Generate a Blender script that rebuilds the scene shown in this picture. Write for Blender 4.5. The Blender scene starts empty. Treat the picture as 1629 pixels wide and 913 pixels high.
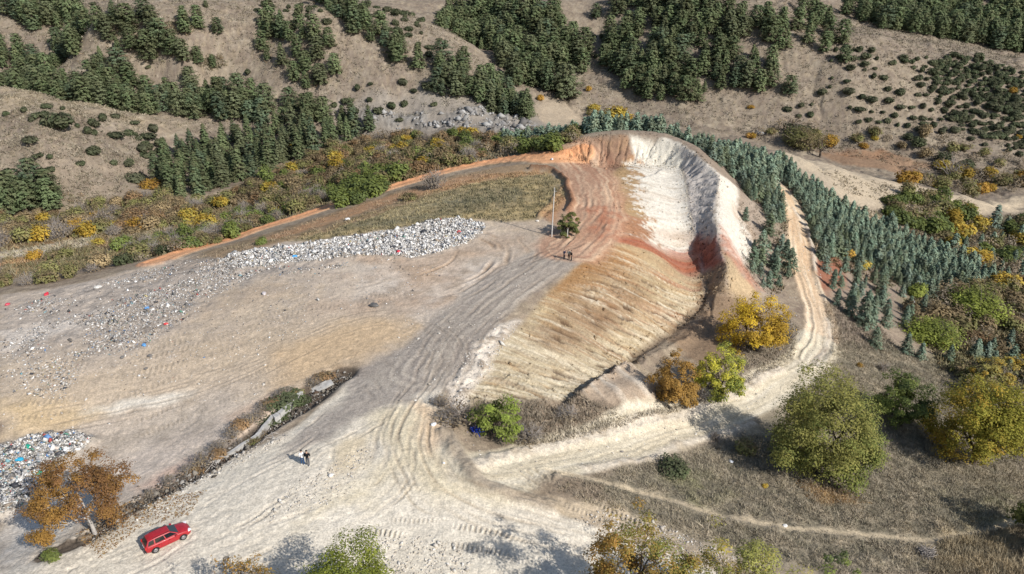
import bpy, bmesh, math, random
import numpy as np
from mathutils import Vector, Matrix
R = math.radians
S = bpy.context.scene
COL = S.collection
random.seed(7)
RNG = np.random.default_rng(11)

# ------------------------------------------------------------------ camera, sky, sun, exposure
CAM_H, PITCH, FPX, PCX, PCY = 44.0, R(25.0), 1142.0, 814.5, 456.5
cam = bpy.data.cameras.new('camera'); cam_o = bpy.data.objects.new('camera', cam); COL.objects.link(cam_o)
cam.sensor_width = 36.0; cam.lens = 36.0 * FPX / 1629.0
cam.clip_start = 0.5; cam.clip_end = 9000
cam_o.location = (0, 0, CAM_H); cam_o.rotation_euler = (math.pi / 2 - PITCH, 0, 0)
S.camera = cam_o
SUN_EL, SUN_AZ = R(35.5), math.atan2(0.75, -0.66)   # compass-like: direction TO the sun in XY is (sin, cos)
world = bpy.data.worlds.new('World'); S.world = world; world.use_nodes = True
wn = world.node_tree.nodes; wl = world.node_tree.links
sky = wn.new('ShaderNodeTexSky'); sky.sky_type = 'NISHITA'; sky.sun_disc = False
sky.sun_elevation = SUN_EL; sky.sun_rotation = SUN_AZ
wl.new(sky.outputs[0], wn['Background'].inputs[0]); wn['Background'].inputs[1].default_value = 0.115
sun = bpy.data.lights.new('sun', 'SUN'); sun_o = bpy.data.objects.new('sun', sun); COL.objects.link(sun_o)
sun.energy = 4.9; sun.angle = R(0.5); sun.color = (1.0, 0.962, 0.905)
sd = Vector((math.sin(SUN_AZ) * math.cos(SUN_EL), math.cos(SUN_AZ) * math.cos(SUN_EL), math.sin(SUN_EL)))
sun_o.rotation_euler = sd.to_track_quat('Z', 'Y').to_euler(); sun_o.location = (60, -60, 120)
S.view_settings.view_transform = 'Standard'; S.view_settings.look = 'None'
S.view_settings.exposure = 0.15; S.view_settings.gamma = 1.0; S.view_settings.use_curve_mapping = False

# ------------------------------------------------------------------ small helpers
def lin(c):
    c = np.asarray(c, float) / 255.0
    return np.where(c <= 0.04045, c / 12.92, ((c + 0.055) / 1.055) ** 2.4)
def A(r, g, b, k=0.86):            # base colour of a thing that shows as r,g,b in plain sunlight
    return np.clip(lin((r, g, b)) * k, 0.005, 0.85)
def sstep(a, b, x):
    t = np.clip((x - a) / (b - a), 0, 1); return t * t * (3 - 2 * t)
_perm = np.random.default_rng(3).permutation(4096).astype(np.int32)
_ga = np.random.default_rng(4).random(4096).astype(np.float32) * 2 * np.pi
_gx, _gy = np.cos(_ga).astype(np.float32), np.sin(_ga).astype(np.float32)
def perlin(x, y, seed=0):
    xi = np.floor(x).astype(np.int32); yi = np.floor(y).astype(np.int32)
    xf = (x - xi).astype(np.float32); yf = (y - yi).astype(np.float32)
    u = xf * xf * xf * (xf * (xf * 6 - 15) + 10); v = yf * yf * yf * (yf * (yf * 6 - 15) + 10)
    def g(ix, iy, fx, fy):
        h = _perm[(_perm[(ix + seed * 71) & 4095] + iy) & 4095]
        return _gx[h] * fx + _gy[h] * fy
    a = g(xi, yi, xf, yf); b = g(xi + 1, yi, xf - 1, yf)
    c = g(xi, yi + 1, xf, yf - 1); d = g(xi + 1, yi + 1, xf - 1, yf - 1)
    return (a + u * (b - a)) + v * ((c + u * (d - c)) - (a + u * (b - a)))
def fbm(x, y, scale, octs=3, seed=0, gain=0.5):
    out = 0; amp = 1.0; f = 1.0 / scale; tot = 0
    for o in range(octs):
        out = out + amp * perlin(x * f + 13.7 * o, y * f - 7.3 * o, seed + o); tot += amp
        amp *= gain; f *= 2.03
    return out * (1.6 / tot)

_f = np.array((0, math.cos(PITCH), -math.sin(PITCH))); _u = np.array((0, math.sin(PITCH), math.cos(PITCH)))
def ray(px, py):
    return _f + np.array(((px - PCX) / FPX, 0, 0)) + _u * ((PCY - py) / FPX)
def PZ(px, py, z):                 # the point at height z seen at that place of the photograph
    d = ray(px, py); t = (z - CAM_H) / d[2]
    return (d[0] * t, d[1] * t, z)
def HY(px, Y, z):                  # a point in the bearing of a photo column, Y metres out (for ground hidden behind a crest)
    dep = Y * math.cos(PITCH) + (CAM_H - z) * math.sin(PITCH)
    return ((px - PCX) / FPX * dep, Y, z)

# ------------------------------------------------------------------ survey points of the ground
pts = []
for p in """0 913 -.5,300 913 0,600 913 -.6,900 913 -1.6,1200 913 -5,1629 913 -10,265 860 0,480 740 .4,620 690 .5,620 800 0,
760 800 -.4,760 750 0,400 800 .2,150 900 0,100 880 0,60 740 -2.4,300 680 -1.7,150 700 -2.2,20 850 -2.6,0 650 -1.2,200 600 -1,400 560 -.4,550 540 0,300 480 -.4,
100 520 -1,0 560 -1.2,450 450 0,600 420 .5,700 440 .5,620 480 .3,680 520 .5,760 500 .5,860 420 1,900 405 1,800 380 .5,870 375 1,
620 345 0,750 310 .4,850 300 1,870 275 1.1,0 470 -2,100 455 -2,250 420 -1.5,380 400 -1,500 385 -.5,580 350 -.4,
0 445 -6,150 424 -5.6,280 400 -5,920 250 1.5,800 257 -.6,720 272 -1.6,640 295 -3,560 318 -4,480 345 -5,400 370 -6,330 392 -6.6,270 408 -7,
700 250 -6,600 270 -10,480 300 -13,350 340 -15,200 380 -15,50 420 -13,0 380 -15.5,200 340 -18,100 345 -18,330 320 -18,450 270 -16,560 230 -14,
700 210 -12,800 215 -9,850 230 -5,260 310 -17,400 270 -17.5,560 215 -13.5,
60 280 -11,60 230 -4,60 180 2,40 145 6,0 135 7,240 290 -16,220 240 -11,170 175 0,245 200 -6,0 300 -14,
250 160 -4,330 150 -3,400 180 -7,500 190 -9,560 190 -9.5,650 180 -8,600 140 0,700 120 3,840 170 -9,840 150 -6.5,780 100 2,720 55 13,620 10 24,
500 60 14,400 100 7,300 60 16,300 110 6,150 30 22,400 30 21,500 10 25.5,200 0 28,0 30 20,0 80 10,100 110 4,
880 165 -10,930 140 -7,900 190 -14,1000 190 -16,850 120 -3.5,850 60 9.5,850 10 21.5,950 50 11.5,950 100 .5,950 0 23.5,
1100 160 -9.5,1100 100 2.5,1100 50 13.5,1100 0 25,1300 200 -17,1250 150 -7,1350 120 -.5,1400 60 11,1500 70 7.5,1600 100 .5,1500 130 -4,1500 200 -17,1600 160 -10,
1629 220 -21,1300 40 14.5,1250 0 25,1400 245 -24,1550 280 -27,1300 235 -21.5,1180 205 -18,1629 300 -28,
1245 240 -8,1330 262 -14,1450 290 -20,1520 310 -24,1629 330 -27,1245 305 -7,1300 290 -11,1350 330 -16,1400 400 -20,1500 430 -25,1600 400 -29,1500 360 -24,
1400 480 -20.5,1629 480 -29,1500 540 -23,1629 580 -26,1400 560 -17,1340 560 -13.5,1270 380 -9,1280 440 -10.5,1300 510 -12,1290 570 -12,1200 630 -11,1100 675 -8.5,
1000 695 -6,900 722 -3.5,810 745 -1.2,1200 720 -9.8,1300 780 -9.5,1500 780 -13,1629 760 -15.5,1450 650 -15.5,1600 680 -18.5,1000 770 -4.5,900 770 -2,1000 860 -3.5,1250 850 -7,
1500 880 -10,900 240 3,925 226 4.4,960 218 5.2,1000 216 5.5,1030 217 5.5,1060 222 5,1085 233 4.4,1110 250 3.6,1128 266 2.8,1140 282 2,1140 310 .6,1133 340 -.8,1137 365 -1.8,1142 390 -3,
1153 420 -4.6,1155 445 -6,1155 470 -8,985 240 3,1060 245 2.2,1085 268 .6,1095 295 -.7,1096 320 -2.1,1098 345 -3.6,1105 370 -5,1110 390 -5.8,1113 412 -6.6,1120 450 -8.4,1112 490 -9.8,1060 530 -9.4,
1000 575 -8,950 605 -6,915 625 -4.6,1000 260 2.5,1040 300 0,1060 350 -2.6,1000 350 .4,960 300 1.6,980 390 0,870 470 .5,800 530 .5,920 420 1,1000 470 -3.5,
1050 450 -5.5,1050 410 -3.8,920 540 -3,850 590 -2,780 610 -.5,980 622 -3.4,1000 600 -5.6,1030 612 -5,1040 642 -6.2,880 650 -3,780 670 -1.2,720 650 0,1100 640 -8,1140 560 -9,1200 520 -10.5,
1180 480 -9.5,1250 560 -12,1180 300 -3,1170 350 -5,1190 420 -9,1220 460 -10.6,1230 380 -8,1200 260 -4.4,1220 330 -7,1165 290 -1.4""".replace('\n', '').split(','):
    a, b, c = map(float, p.split()); pts.append(PZ(a, b, c))
for p in """60 246 -2,150 246 -4,-60 246 2,760 350 4,700 360 14,1000 180 1,1000 190 -3,900 180 0,1100 172 -2,1170 180 -6,1060 186 -3,1300 236 -21,1450 236 -26,1600 236 -28,1200 235 -16,1080 230 -12,
1450 372 10,1600 372 3,1350 372 16,-150 240 2,-150 170 -18,-150 300 18,-200 120 -6,-200 80 -2,-150 150 -16,1800 120 -26,1800 80 -18,1800 200 -29,1800 270 -20,1850 330 5,1800 240 -28""".replace('\n', '').split(','):
    a, b, c = map(float, p.split()); pts.append(HY(a, b, c))
for x in (-60, -30, 0, 25, 50, 80):
    pts.append((x, 22, -0.8 if x < 25 else -0.8 - (x - 20) * 0.16)); pts.append((x * 1.2, 2, -1.5 if x < 25 else -2 - (x - 20) * 0.14))
for x in (-300, -220, -140, -60, 20, 100, 180, 260, 340):
    pts.append((x, 420, 34 + 6 * math.sin(x * .02))); pts.append((x * 1.1, 470, 46 + 5 * math.sin(x * .03)))
pts = np.array(pts); CX, CZ = pts[:, :2], pts[:, 2]
def _phi(d2): return -np.sqrt(d2 + 2.5 ** 2)
_n = len(pts); _d2 = ((CX[:, None] - CX[None]) ** 2).sum(-1)
_K = np.zeros((_n + 3, _n + 3)); _K[:_n, :_n] = _phi(_d2) + np.eye(_n) * 0.6
_P = np.c_[np.ones(_n), CX / 100]; _K[:_n, _n:] = _P; _K[_n:, :_n] = _P.T
_w = np.linalg.solve(_K, np.r_[CZ, 0, 0, 0])
def zmac_pts(x, y):
    out = np.empty(len(x))
    for i in range(0, len(x), 20000):
        q = np.c_[x[i:i + 20000], y[i:i + 20000]]
        d2 = (q ** 2).sum(1)[:, None] + (CX ** 2).sum(1)[None] - 2 * q @ CX.T
        out[i:i + 20000] = _phi(np.maximum(d2, 0)) @ _w[:_n] + np.c_[np.ones(len(q)), q / 100] @ _w[_n:]
    return out

# ------------------------------------------------------------------ the ground sheet: rows run away from the camera side, spacing grows with distance
NR, NC = 1020, 980
yv = np.exp(np.linspace(math.log(36.0), math.log(400.0), NR))
yv = np.r_[np.linspace(-60, 35.0, 24), yv, 400 + 4 * (np.exp(np.linspace(0.1, 6.2, 36)) - 1)]
uv = np.linspace(-1, 1, NC); _e = 1 + 0.02 * (np.exp(np.linspace(0.1, 5.8, 34)) - 1)
uv = np.r_[-_e[::-1], uv, _e]
wv = 0.66 * np.maximum(yv, 36) + 23
Y = np.repeat(yv[:, None], len(uv), 1); X = wv[:, None] * uv[None]
def hs(x, y):                       # row, column of a place (fractional)
    r = np.interp(y, yv, np.arange(len(yv))); w = np.interp(y, yv, wv)
    c = np.interp(x / w, uv, np.arange(len(uv))); return r, c
def bil(F, x, y):
    r, c = hs(x, y); r0 = np.clip(np.floor(r).astype(int), 0, F.shape[0] - 2); c0 = np.clip(np.floor(c).astype(int), 0, F.shape[1] - 2)
    a = r - r0; b = c - c0
    return (F[r0, c0] * (1 - a) * (1 - b) + F[r0 + 1, c0] * a * (1 - b) + F[r0, c0 + 1] * (1 - a) * b + F[r0 + 1, c0 + 1] * a * b)
# coarse solve then interpolate
st = 3
ri = np.unique(np.r_[np.arange(0, len(yv), st), len(yv) - 1]); ci = np.unique(np.r_[np.arange(0, len(uv), st), len(uv) - 1])
zc = zmac_pts(np.clip(X[np.ix_(ri, ci)], -420, 420).ravel(), np.clip(Y[np.ix_(ri, ci)], -40, 480).ravel()).reshape(len(ri), len(ci))
tmp = np.empty((len(ri), len(uv)))
for i in range(len(ri)): tmp[i] = np.interp(np.arange(len(uv)), ci, zc[i])
Z = np.empty_like(X)
for j in range(len(uv)): Z[:, j] = np.interp(np.arange(len(yv)), ri, tmp[:, j])
far = sstep(420, 900, np.hypot(X, Y))
Z = Z * (1 - far) + far * (40 + 12 * fbm(X, Y, 500, 3, 9))
ZM = Z.copy()
def G(px, py, F=None):              # where the line of sight of that place of the photograph meets the ground
    F = Z if F is None else F
    px = np.atleast_1d(np.asarray(px, float)); py = np.atleast_1d(np.asarray(py, float))
    d = _f[None] + ((px - PCX) / FPX)[:, None] * np.array((1, 0, 0)) + ((PCY - py) / FPX)[:, None] * _u[None]
    t = np.full(len(px), 30.0); done = np.zeros(len(px), bool); prev = t.copy()
    for _ in range(2000):
        x, y, z = d[:, 0] * t, d[:, 1] * t, CAM_H + d[:, 2] * t
        hit = (z <= bil(F, x, y)) | (t > 700)
        done |= hit
        if done.all(): break
        prev = np.where(done, prev, t); t = np.where(done, t, t * 1.004)
    lo, hi = prev, t
    for _ in range(14):
        m = (lo + hi) / 2; b = (CAM_H + d[:, 2] * m) <= bil(F, d[:, 0] * m, d[:, 1] * m)
        hi = np.where(b, m, hi); lo = np.where(b, lo, m)
    x, y = d[:, 0] * hi, d[:, 1] * hi
    return np.c_[x, y, bil(F, x, y)]
def parse(s): return np.array([[float(v) for v in p.split()] for p in s.split(',')])
def W(s):                           # photo polyline -> ground polyline
    p = parse(s); return G(p[:, 0], p[:, 1], ZM)[:, :2]
def smooth_line(P, n=6):
    P = np.asarray(P); out = []
    Q = np.vstack([2 * P[0] - P[1], P, 2 * P[-1] - P[-2]])
    for i in range(1, len(Q) - 2):
        for k in range(n):
            t = k / n
            out.append(0.5 * ((2 * Q[i]) + (-Q[i - 1] + Q[i + 1]) * t + (2 * Q[i - 1] - 5 * Q[i] + 4 * Q[i + 1] - Q[i + 2]) * t * t + (-Q[i - 1] + 3 * Q[i] - 3 * Q[i + 1] + Q[i + 2]) * t ** 3))
    out.append(P[-1]); return np.array(out)
def line_field(P, x, y):            # distance, signed side, arc length to a polyline
    best = np.full(x.shape, 1e9); side = np.zeros(x.shape); arc = np.zeros(x.shape); L = 0.0
    for a, b in zip(P[:-1], P[1:]):
        e = b - a; l = math.hypot(*e)
        if l < 1e-6: continue
        t = np.clip(((x - a[0]) * e[0] + (y - a[1]) * e[1]) / (l * l), 0, 1)
        d = np.hypot(x - a[0] - t * e[0], y - a[1] - t * e[1])
        m = d < best
        cr = e[0] * (y - a[1]) - e[1] * (x - a[0])
        best = np.where(m, d, best); side = np.where(m, np.sign(cr) * d, side); arc = np.where(m, L + t * l, arc); L += l
    return best, side, arc
def inside(P, x, y):
    r = np.zeros(x.shape, bool); n = len(P)
    for i in range(n):
        a, b = P[i], P[(i + 1) % n]
        c = (a[1] > y) != (b[1] > y)
        with np.errstate(divide='ignore', invalid='ignore'):
            r ^= c & (x < (b[0] - a[0]) * (y - a[1]) / (b[1] - a[1]) + a[0])
    return r
def window(P, pad):
    """rows/columns of the sheet around ground points P"""
    lo, hi = P.min(0) - pad, P.max(0) + pad
    r0 = max(0, np.searchsorted(yv, lo[1]) - 1); r1 = min(len(yv), np.searchsorted(yv, hi[1]) + 1)
    ww = wv[r0:r1]; ul = min(lo[0] / ww.min(), lo[0] / ww.max()); uh = max(hi[0] / ww.min(), hi[0] / ww.max())
    c0 = max(0, np.searchsorted(uv, ul) - 1); c1 = min(len(uv), np.searchsorted(uv, uh) + 1)
    return slice(r0, r1), slice(c0, c1)

n30 = fbm(X, Y, 34, 3, 20); n8 = fbm(X, Y, 9, 3, 30); n2 = fbm(X, Y, 2.2, 3, 40); n05 = fbm(X, Y, 0.6, 2, 50)
wx = fbm(X, Y, 5, 3, 60); wy = fbm(X, Y, 5, 3, 70)
ALB = np.zeros(X.shape + (3,))
ROUGHN = np.zeros(X.shape)          # amount of small relief
def mixin(sl, mask, col):
    col = np.asarray(col, float)
    ALB[sl] += (col - ALB[sl]) * mask[..., None]
def pmask(s, soft=1.0, wob=1.0, fine=0.6):
    P = W(s) if isinstance(s, str) else s
    sl = window(P, soft * 3 + wob * 2 + 2)
    x = X[sl] + wx[sl] * wob; y = Y[sl] + wy[sl] * wob
    sdist = line_field(np.vstack([P, P[:1]]), x, y)[0] * np.where(inside(P, x, y), 1, -1)
    return sl, sstep(-soft, soft, sdist + n2[sl] * fine * soft)
def paint(s, col, soft=1.0, wob=1.0, amt=1.0, var=None, vs=None):
    sl, m = pmask(s, soft, wob)
    if var is not None: m = m * np.clip(0.5 + vs * var[sl], 0, 1)
    mixin(sl, m * amt, col); return sl, m
def lmask(s, width, soft=0.5, wob=0.3, smooth=True):
    P = W(s) if isinstance(s, str) else s
    if smooth: P = smooth_line(P, 4)
    sl = window(P, width + soft * 2 + 2)
    d, v, u = line_field(P, X[sl] + wx[sl] * wob, Y[sl] + wy[sl] * wob)
    return sl, sstep(width / 2 + soft, width / 2 - soft, d), v, u
# ------------------------------------------------------------------ relief of the wild slopes
hill = sstep(175, 215, Y + 8 * n30) ; hill = np.maximum(hill, sstep(-70, -110, X) * sstep(150, 175, Y))
Z += hill * (2.0 * n30 + 0.36 * n8 + 0.10 * n2)
rid = 1 - np.abs(fbm(X + wx * 3, Y + wy * 3, 38, 3, 90)); Z -= hill * 1.0 * sstep(0.8, 1.0, rid)
# ------------------------------------------------------------------ the cut's scarp: a sharp rim and a sharp foot, ruled wall between them
def P3(s): return np.array([PZ(*q) for q in parse(s)])
RIM = smooth_line(P3('898 243 2.6,910 233 3.6,925 225 4.6,942 220 5.3,960 217 5.7,1000 215.5 6,1040 218 5.8,1075 229 5,1095 239 4.4,1111 249 3.8,1129 265 2.8,1142 281 2.0,1142 300 1.0,1137 318 0,1132 336 -.9,1135 352 -1.6,1139 372 -2.6,1143 392 -3.5,1150 410 -4.4,1156 425 -5.2,1153 446 -6.4,1157 470 -8.2'), 3)
FOOT = smooth_line(P3('902 252 1.9,918 258 1.4,940 263 1.1,975 266 .8,1010 263 .8,1045 262 .6,1070 264 .8,1087 273 .6,1097 295 -.2,1098 320 -1.4,1101 345 -2.8,1107 370 -4.3,1112 392 -5.9,1115 412 -6.7,1121 435 -7.7,1122 455 -8.5,1118 475 -9.4'), 3)
def field3(P, x, y):
    best = np.full(x.shape, 1e9); zz = np.zeros(x.shape); arc = np.zeros(x.shape); L = 0
    for a, b_ in zip(P[:-1], P[1:]):
        e = b_ - a; l2 = e[0] ** 2 + e[1] ** 2; t = np.clip(((x - a[0]) * e[0] + (y - a[1]) * e[1]) / l2, 0, 1); d = np.hypot(x - a[0] - t * e[0], y - a[1] - t * e[1])
        m = d < best; best = np.where(m, d, best); zz = np.where(m, a[2] + t * e[2], zz); arc = np.where(m, L + t * math.sqrt(l2), arc); L += math.sqrt(l2)
    return best, zz, arc
slW = window(np.vstack([RIM, FOOT])[:, :2], 16); xw, yw = X[slW], Y[slW]
rimw = .45 * fbm(xw, yw, 2.6, 3, 301)
dr, zr, ur = field3(RIM, xw + rimw, yw); df, zf, uf = field3(FOOT, xw + .8 * rimw, yw)
RP = np.vstack([RIM, FOOT[::-1]])[:, :2]; inW = inside(RP, xw + rimw, yw)
tw = df / (df + dr + 1e-6); z0 = Z[slW].copy()
rimZ = bil(Z, RIM[:, 0], RIM[:, 1]); footZ = bil(Z, FOOT[:, 0], FOOT[:, 1])
def corr(P, dz, x, y, w):           # carry the rim's / foot's height correction out over the neighbouring ground
    P2 = np.c_[P[:, :2], dz]; d, c, u = field3(P2, x, y); L = np.hypot(*np.diff(P[:, :2], axis=0).T).sum()
    return c * np.exp(-(d / w) ** 1.3)
zout = z0 + np.where(dr < df, corr(RIM, RIM[:, 2] - rimZ, xw, yw, 6.0), corr(FOOT, FOOT[:, 2] - footZ, xw, yw, 6.0))
rl = 1 - np.abs(2.2 * fbm(ur + .6 * (1 - tw) * 3, tw * .8, 2.3, 3, 303)); rl2 = fbm(ur, tw * 2, .8, 3, 305)
zin = zf + (zr - zf) * tw ** 1.12 - (.75 * sstep(.6, 1.0, rl) + .22 * rl2) * np.sin(np.pi * np.clip(tw, 0, 1)) ** .7
Z[slW] = np.where(inW, zin, zout)
WALLT = np.zeros(X.shape); WALLT[slW] = inW * 1.0; RILL = np.zeros(X.shape); RILL[slW] = inW * sstep(.6, 1.0, rl)
ZM = Z.copy()
# ------------------------------------------------------------------ base colours of soil and dry grass
ALB[:] = A(150, 135, 117)
g = np.clip(0.5 + 0.9 * n30, 0, 1)[..., None]; ALB += (A(172, 155, 131) - ALB) * g
g = np.clip(0.45 + 1.1 * fbm(X, Y * 1.6, 13, 3, 101), 0, 1)[..., None] * 0.8; ALB += (A(134, 117, 104) - ALB) * g
g = np.clip(0.3 + 1.2 * n2, 0, 1)[..., None] * 0.55; ALB += (A(112, 98, 82) - ALB) * g
g = np.clip(0.2 + 1.3 * fbm(X, Y, 1.1, 2, 105), 0, 1)[..., None] * 0.4; ALB += (A(185, 170, 145) - ALB) * g
# trodden animal paths along the contours of the far hills
cont = np.abs(((Z + 1.2 * n8) / 2.6) % 1 - 0.5)
m = hill * sstep(0.10, 0.02, cont) * np.clip(0.2 + 1.6 * fbm(X, Y, 20, 2, 107), 0, 1)
ALB += (A(196, 180, 155) - ALB) * (m * 0.5)[..., None]
ALB *= (1 - hill[..., None] * np.array((.13, .09, .035)))
g = np.clip(.5 + 1.5 * fbm(X * 1.3, Y, 4.5, 4, 108, .65), 0, 1); ALB += (A(106, 92, 80) - ALB) * (hill * g * .55)[..., None]
g = np.clip(.1 + 1.6 * fbm(X * 1.5, Y, 2.4, 3, 109, .7), 0, 1); ALB += (A(168, 152, 126) - ALB) * (hill * g * .5)[..., None]
# left knoll, paler crest
paint('0 130,60 135,150 155,250 185,310 195,280 215,200 190,120 185,0 180', A(178, 160, 132), 3, 2, .55, n8, 1)
paint('0 255,120 260,220 250,250 330,150 345,0 345', A(146, 131, 114), 4, 3, .5)
paint('500 170,620 150,820 160,880 200,840 215,700 210,560 215', A(150, 142, 132), 3, 3, .7)
paint('860 150,930 175,960 205,880 205,850 180', A(176, 160, 138), 2, 2, .7)
# rock outcrop
sl, m = pmask('560 178,640 180,720 178,780 172,840 190,870 205,820 213,740 205,660 205,600 205,550 200', 1.2, 2)
rk = 1 - np.abs(fbm(X[sl] * 1.5 + Y[sl] * .5, Y[sl], 3.2, 3, 111)); rk2 = fbm(X[sl], Y[sl], 1.2, 2, 113)
mm = m * np.clip(0.4 + 1.6 * n8[sl], 0, 1)
Z[sl] += mm * (1.7 * rk + 0.5 * rk2 - 0.9); mixin(sl, mm * 0.85, A(134, 130, 124)); mixin(sl, mm * sstep(.8, .55, rk) * .8, A(86, 80, 74)); mixin(sl, mm * sstep(.15, .4, rk2) * .6, A(160, 156, 150))
# valley floor with scrub
VAL = '0 345,120 335,250 310,330 320,420 275,560 225,700 215,800 222,900 225,880 250,760 262,640 290,520 325,400 366,270 405,150 425,0 445'
sl, m = paint(VAL, A(128, 113, 88), 4, 3, .9); Z[sl] += m * 0.35 * n2[sl]
paint(VAL, A(104, 100, 70), 3, 3, .8, n8, 1.6)
paint(VAL, A(150, 112, 80), 3, 3, .5, -n30, 1.6)
paint('0 400,60 392,140 378,170 385,100 398,0 412', A(196, 184, 165), .8, .8, .9)
paint('170 378,250 366,330 368,300 376,200 392', A(186, 170, 148), .8, .8, .6)
for s, w in (('0 422,45 412', 3.0), ('255 440,300 425,350 400', 2.5), ('520 300,548 285,560 275', 3.5), ('575 272,600 262', 3), ('625 258,642 248,655 240', 3), ('585 235,640 234,700 238', 2.2)):
    sl, m, v, u = lmask(s, w, .8, .6); mixin(sl, m * .9, A(203, 158, 120))
paint('700 245,790 230,860 225,900 232,850 245,760 262,700 268', A(158, 145, 125), 2, 2, .7)
# right: dry slope with tussocks, plantation floor, field and sandy spur
RF = '860 780,1000 745,1150 700,1240 640,1320 560,1400 540,1629 600,1629 913,1300 913,1100 860,960 820'
sl, m = paint(RF, A(152, 140, 122), 2, 1.5, .95); Z[sl] += m * (0.22 * n2[sl] + .2 * n8[sl])
paint(RF, A(176, 162, 138), 1.5, 1.5, .8, n2, 1.3); paint(RF, A(112, 106, 88), 1.5, 1.5, .7, -n2, 1.4)
paint('1040 730,1110 750,1160 790,1120 800,1060 770', A(112, 118, 70), 2, 2, .6, n2, 1.5)
paint('1500 790,1629 780,1629 840,1540 860', A(120, 122, 80), 3, 2, .5, n2, 1.2)
paint('1480 850,1629 830,1629 913,1500 913', A(190, 164, 120), 3, 2, .5, n2, 1.4)
paint('1280 770,1340 780,1360 800,1300 800', A(176, 138, 88), 1, 1, .6)
PL = '1000 212,1180 215,1245 245,1330 300,1480 370,1560 440,1480 520,1340 540,1300 470,1270 380,1245 310,1200 400,1250 470,1200 470,1160 300'
paint(PL, A(139, 124, 110), 4, 2, .8)
paint('1230 242,1330 265,1450 292,1520 312,1470 345,1380 330,1440 370,1360 350,1290 285', A(188, 172, 148), 2, 1.5, .85)
paint('1250 255,1330 290,1400 325,1350 330,1270 290', A(150, 137, 122), 3, 3, .6, n8, 1)
paint('1490 308,1629 312,1629 335,1560 342,1500 330', A(200, 182, 155), 2, 2, .85)
paint('1290 238,1400 236,1480 262,1450 282,1340 262', A(144, 116, 92), 2, 2, .85)
paint('1310 236,1400 238,1440 248,1350 250', A(166, 118, 84), 2, 2, .5, n8, 1)
paint('1280 395,1330 400,1350 455,1310 470', A(146, 96, 74), 1.2, 1.2, .9)
paint('1440 470,1560 440,1629 470,1629 620,1500 590', A(124, 116, 80), 4, 3, .8)
paint('1180 310,1235 330,1225 470,1170 440', A(166, 150, 134), 2, 2, .8)

# ------------------------------------------------------------------ the tip: bare worked ground
DUMP = '0 470,110 455,250 420,360 395,500 372,640 345,760 345,860 350,900 375,930 400,850 440,760 480,700 520,640 560,560 596,500 640,440 690,330 735,250 775,150 850,60 885,0 910'
sl, m = paint(DUMP, A(196, 178, 155), 1.0, .8)
Z[sl] += m * (.16 * n8[sl] + .05 * n2[sl])
paint(DUMP, A(182, 163, 141), 1, 1, .9, n8, 1.3); paint(DUMP, A(212, 200, 187), 1, 1, .7, -n30 + .4 * n2, 1.3); paint(DUMP, A(160, 146, 131), 1, 1, .5, n2 + .3 * n8, 1.2)
paint('560 380,700 375,820 370,880 400,800 450,700 480,600 500,520 500,560 440', A(186, 150, 116), 5, 4, .5, n8, 1.2)
paint('620 400,760 390,800 400,700 470,600 480', A(166, 148, 128), 4, 4, .5, n2, 1.3)
paint('0 600,200 560,400 530,560 500,640 512,660 530,560 560,440 600,300 640,140 670,0 700', A(196, 176, 150), 4, 3, .6)
paint('440 560,560 510,650 510,680 530,600 560,500 600,430 630', A(202, 174, 138), 2.5, 2, .75)
paint('120 655,200 632,300 622,270 640,180 660', A(226, 218, 203), 1.2, 2, .8)
paint('0 640,90 640,160 660,60 690,0 700', A(206, 180, 140), 2.5, 2, .8)
paint('130 760,260 700,400 640,440 630,440 660,320 720,230 775', A(212, 196, 180), 2, 2, .7)
paint('220 700,300 660,420 620,330 690,240 730', A(158, 146, 132), 2, 2, .6, n8, 1.4)
paint('140 700,260 670,330 640,250 700,160 720', A(170, 156, 138), 2, 2, .6)
paint('210 775,290 735,330 720,300 745,235 785', A(216, 180, 158), 1, 1, .6)
paint('360 660,420 628,460 612,430 650,380 690', A(210, 180, 152), 1, 1, .6)
paint('0 590,200 545,420 490,500 470,420 520,240 570,60 610', A(198, 184, 170), 3, 3, .5, n8, 1.4)
paint('560 480,620 470,630 490,580 505', A(160, 148, 134), 2, 3, .7, n2, 1.5)
paint('0 780,90 770,140 800,120 850,40 890,0 900', A(222, 214, 202), 2, 1, .7)
# grass platform behind the heap
GRS = '420 385,520 362,600 335,680 305,780 277,870 273,893 292,900 320,870 345,800 352,760 348,700 356,600 368,500 382'
sl, m = paint(GRS, A(156, 140, 108), 1.2, 1.5); Z[sl] += m * .14 * n2[sl]
paint(GRS, A(190, 168, 122), 1.2, 1.5, .8, n8, 1.2)
paint('520 368,620 338,720 305,830 298,840 318,760 330,700 350,600 362', A(106, 106, 90), 2, 3, .85, n8 + .6 * n2 + .25, 1.1)
paint(GRS, A(112, 104, 80), 1.2, 1.5, .7, n2, 1.5)
paint('600 345,700 312,740 310,690 335,640 352', A(186, 168, 130), 1, 3, .7, n2, 1.4)
paint('860 345,890 310,905 320,885 360', A(176, 134, 100), 1, 1, .8)

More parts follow.
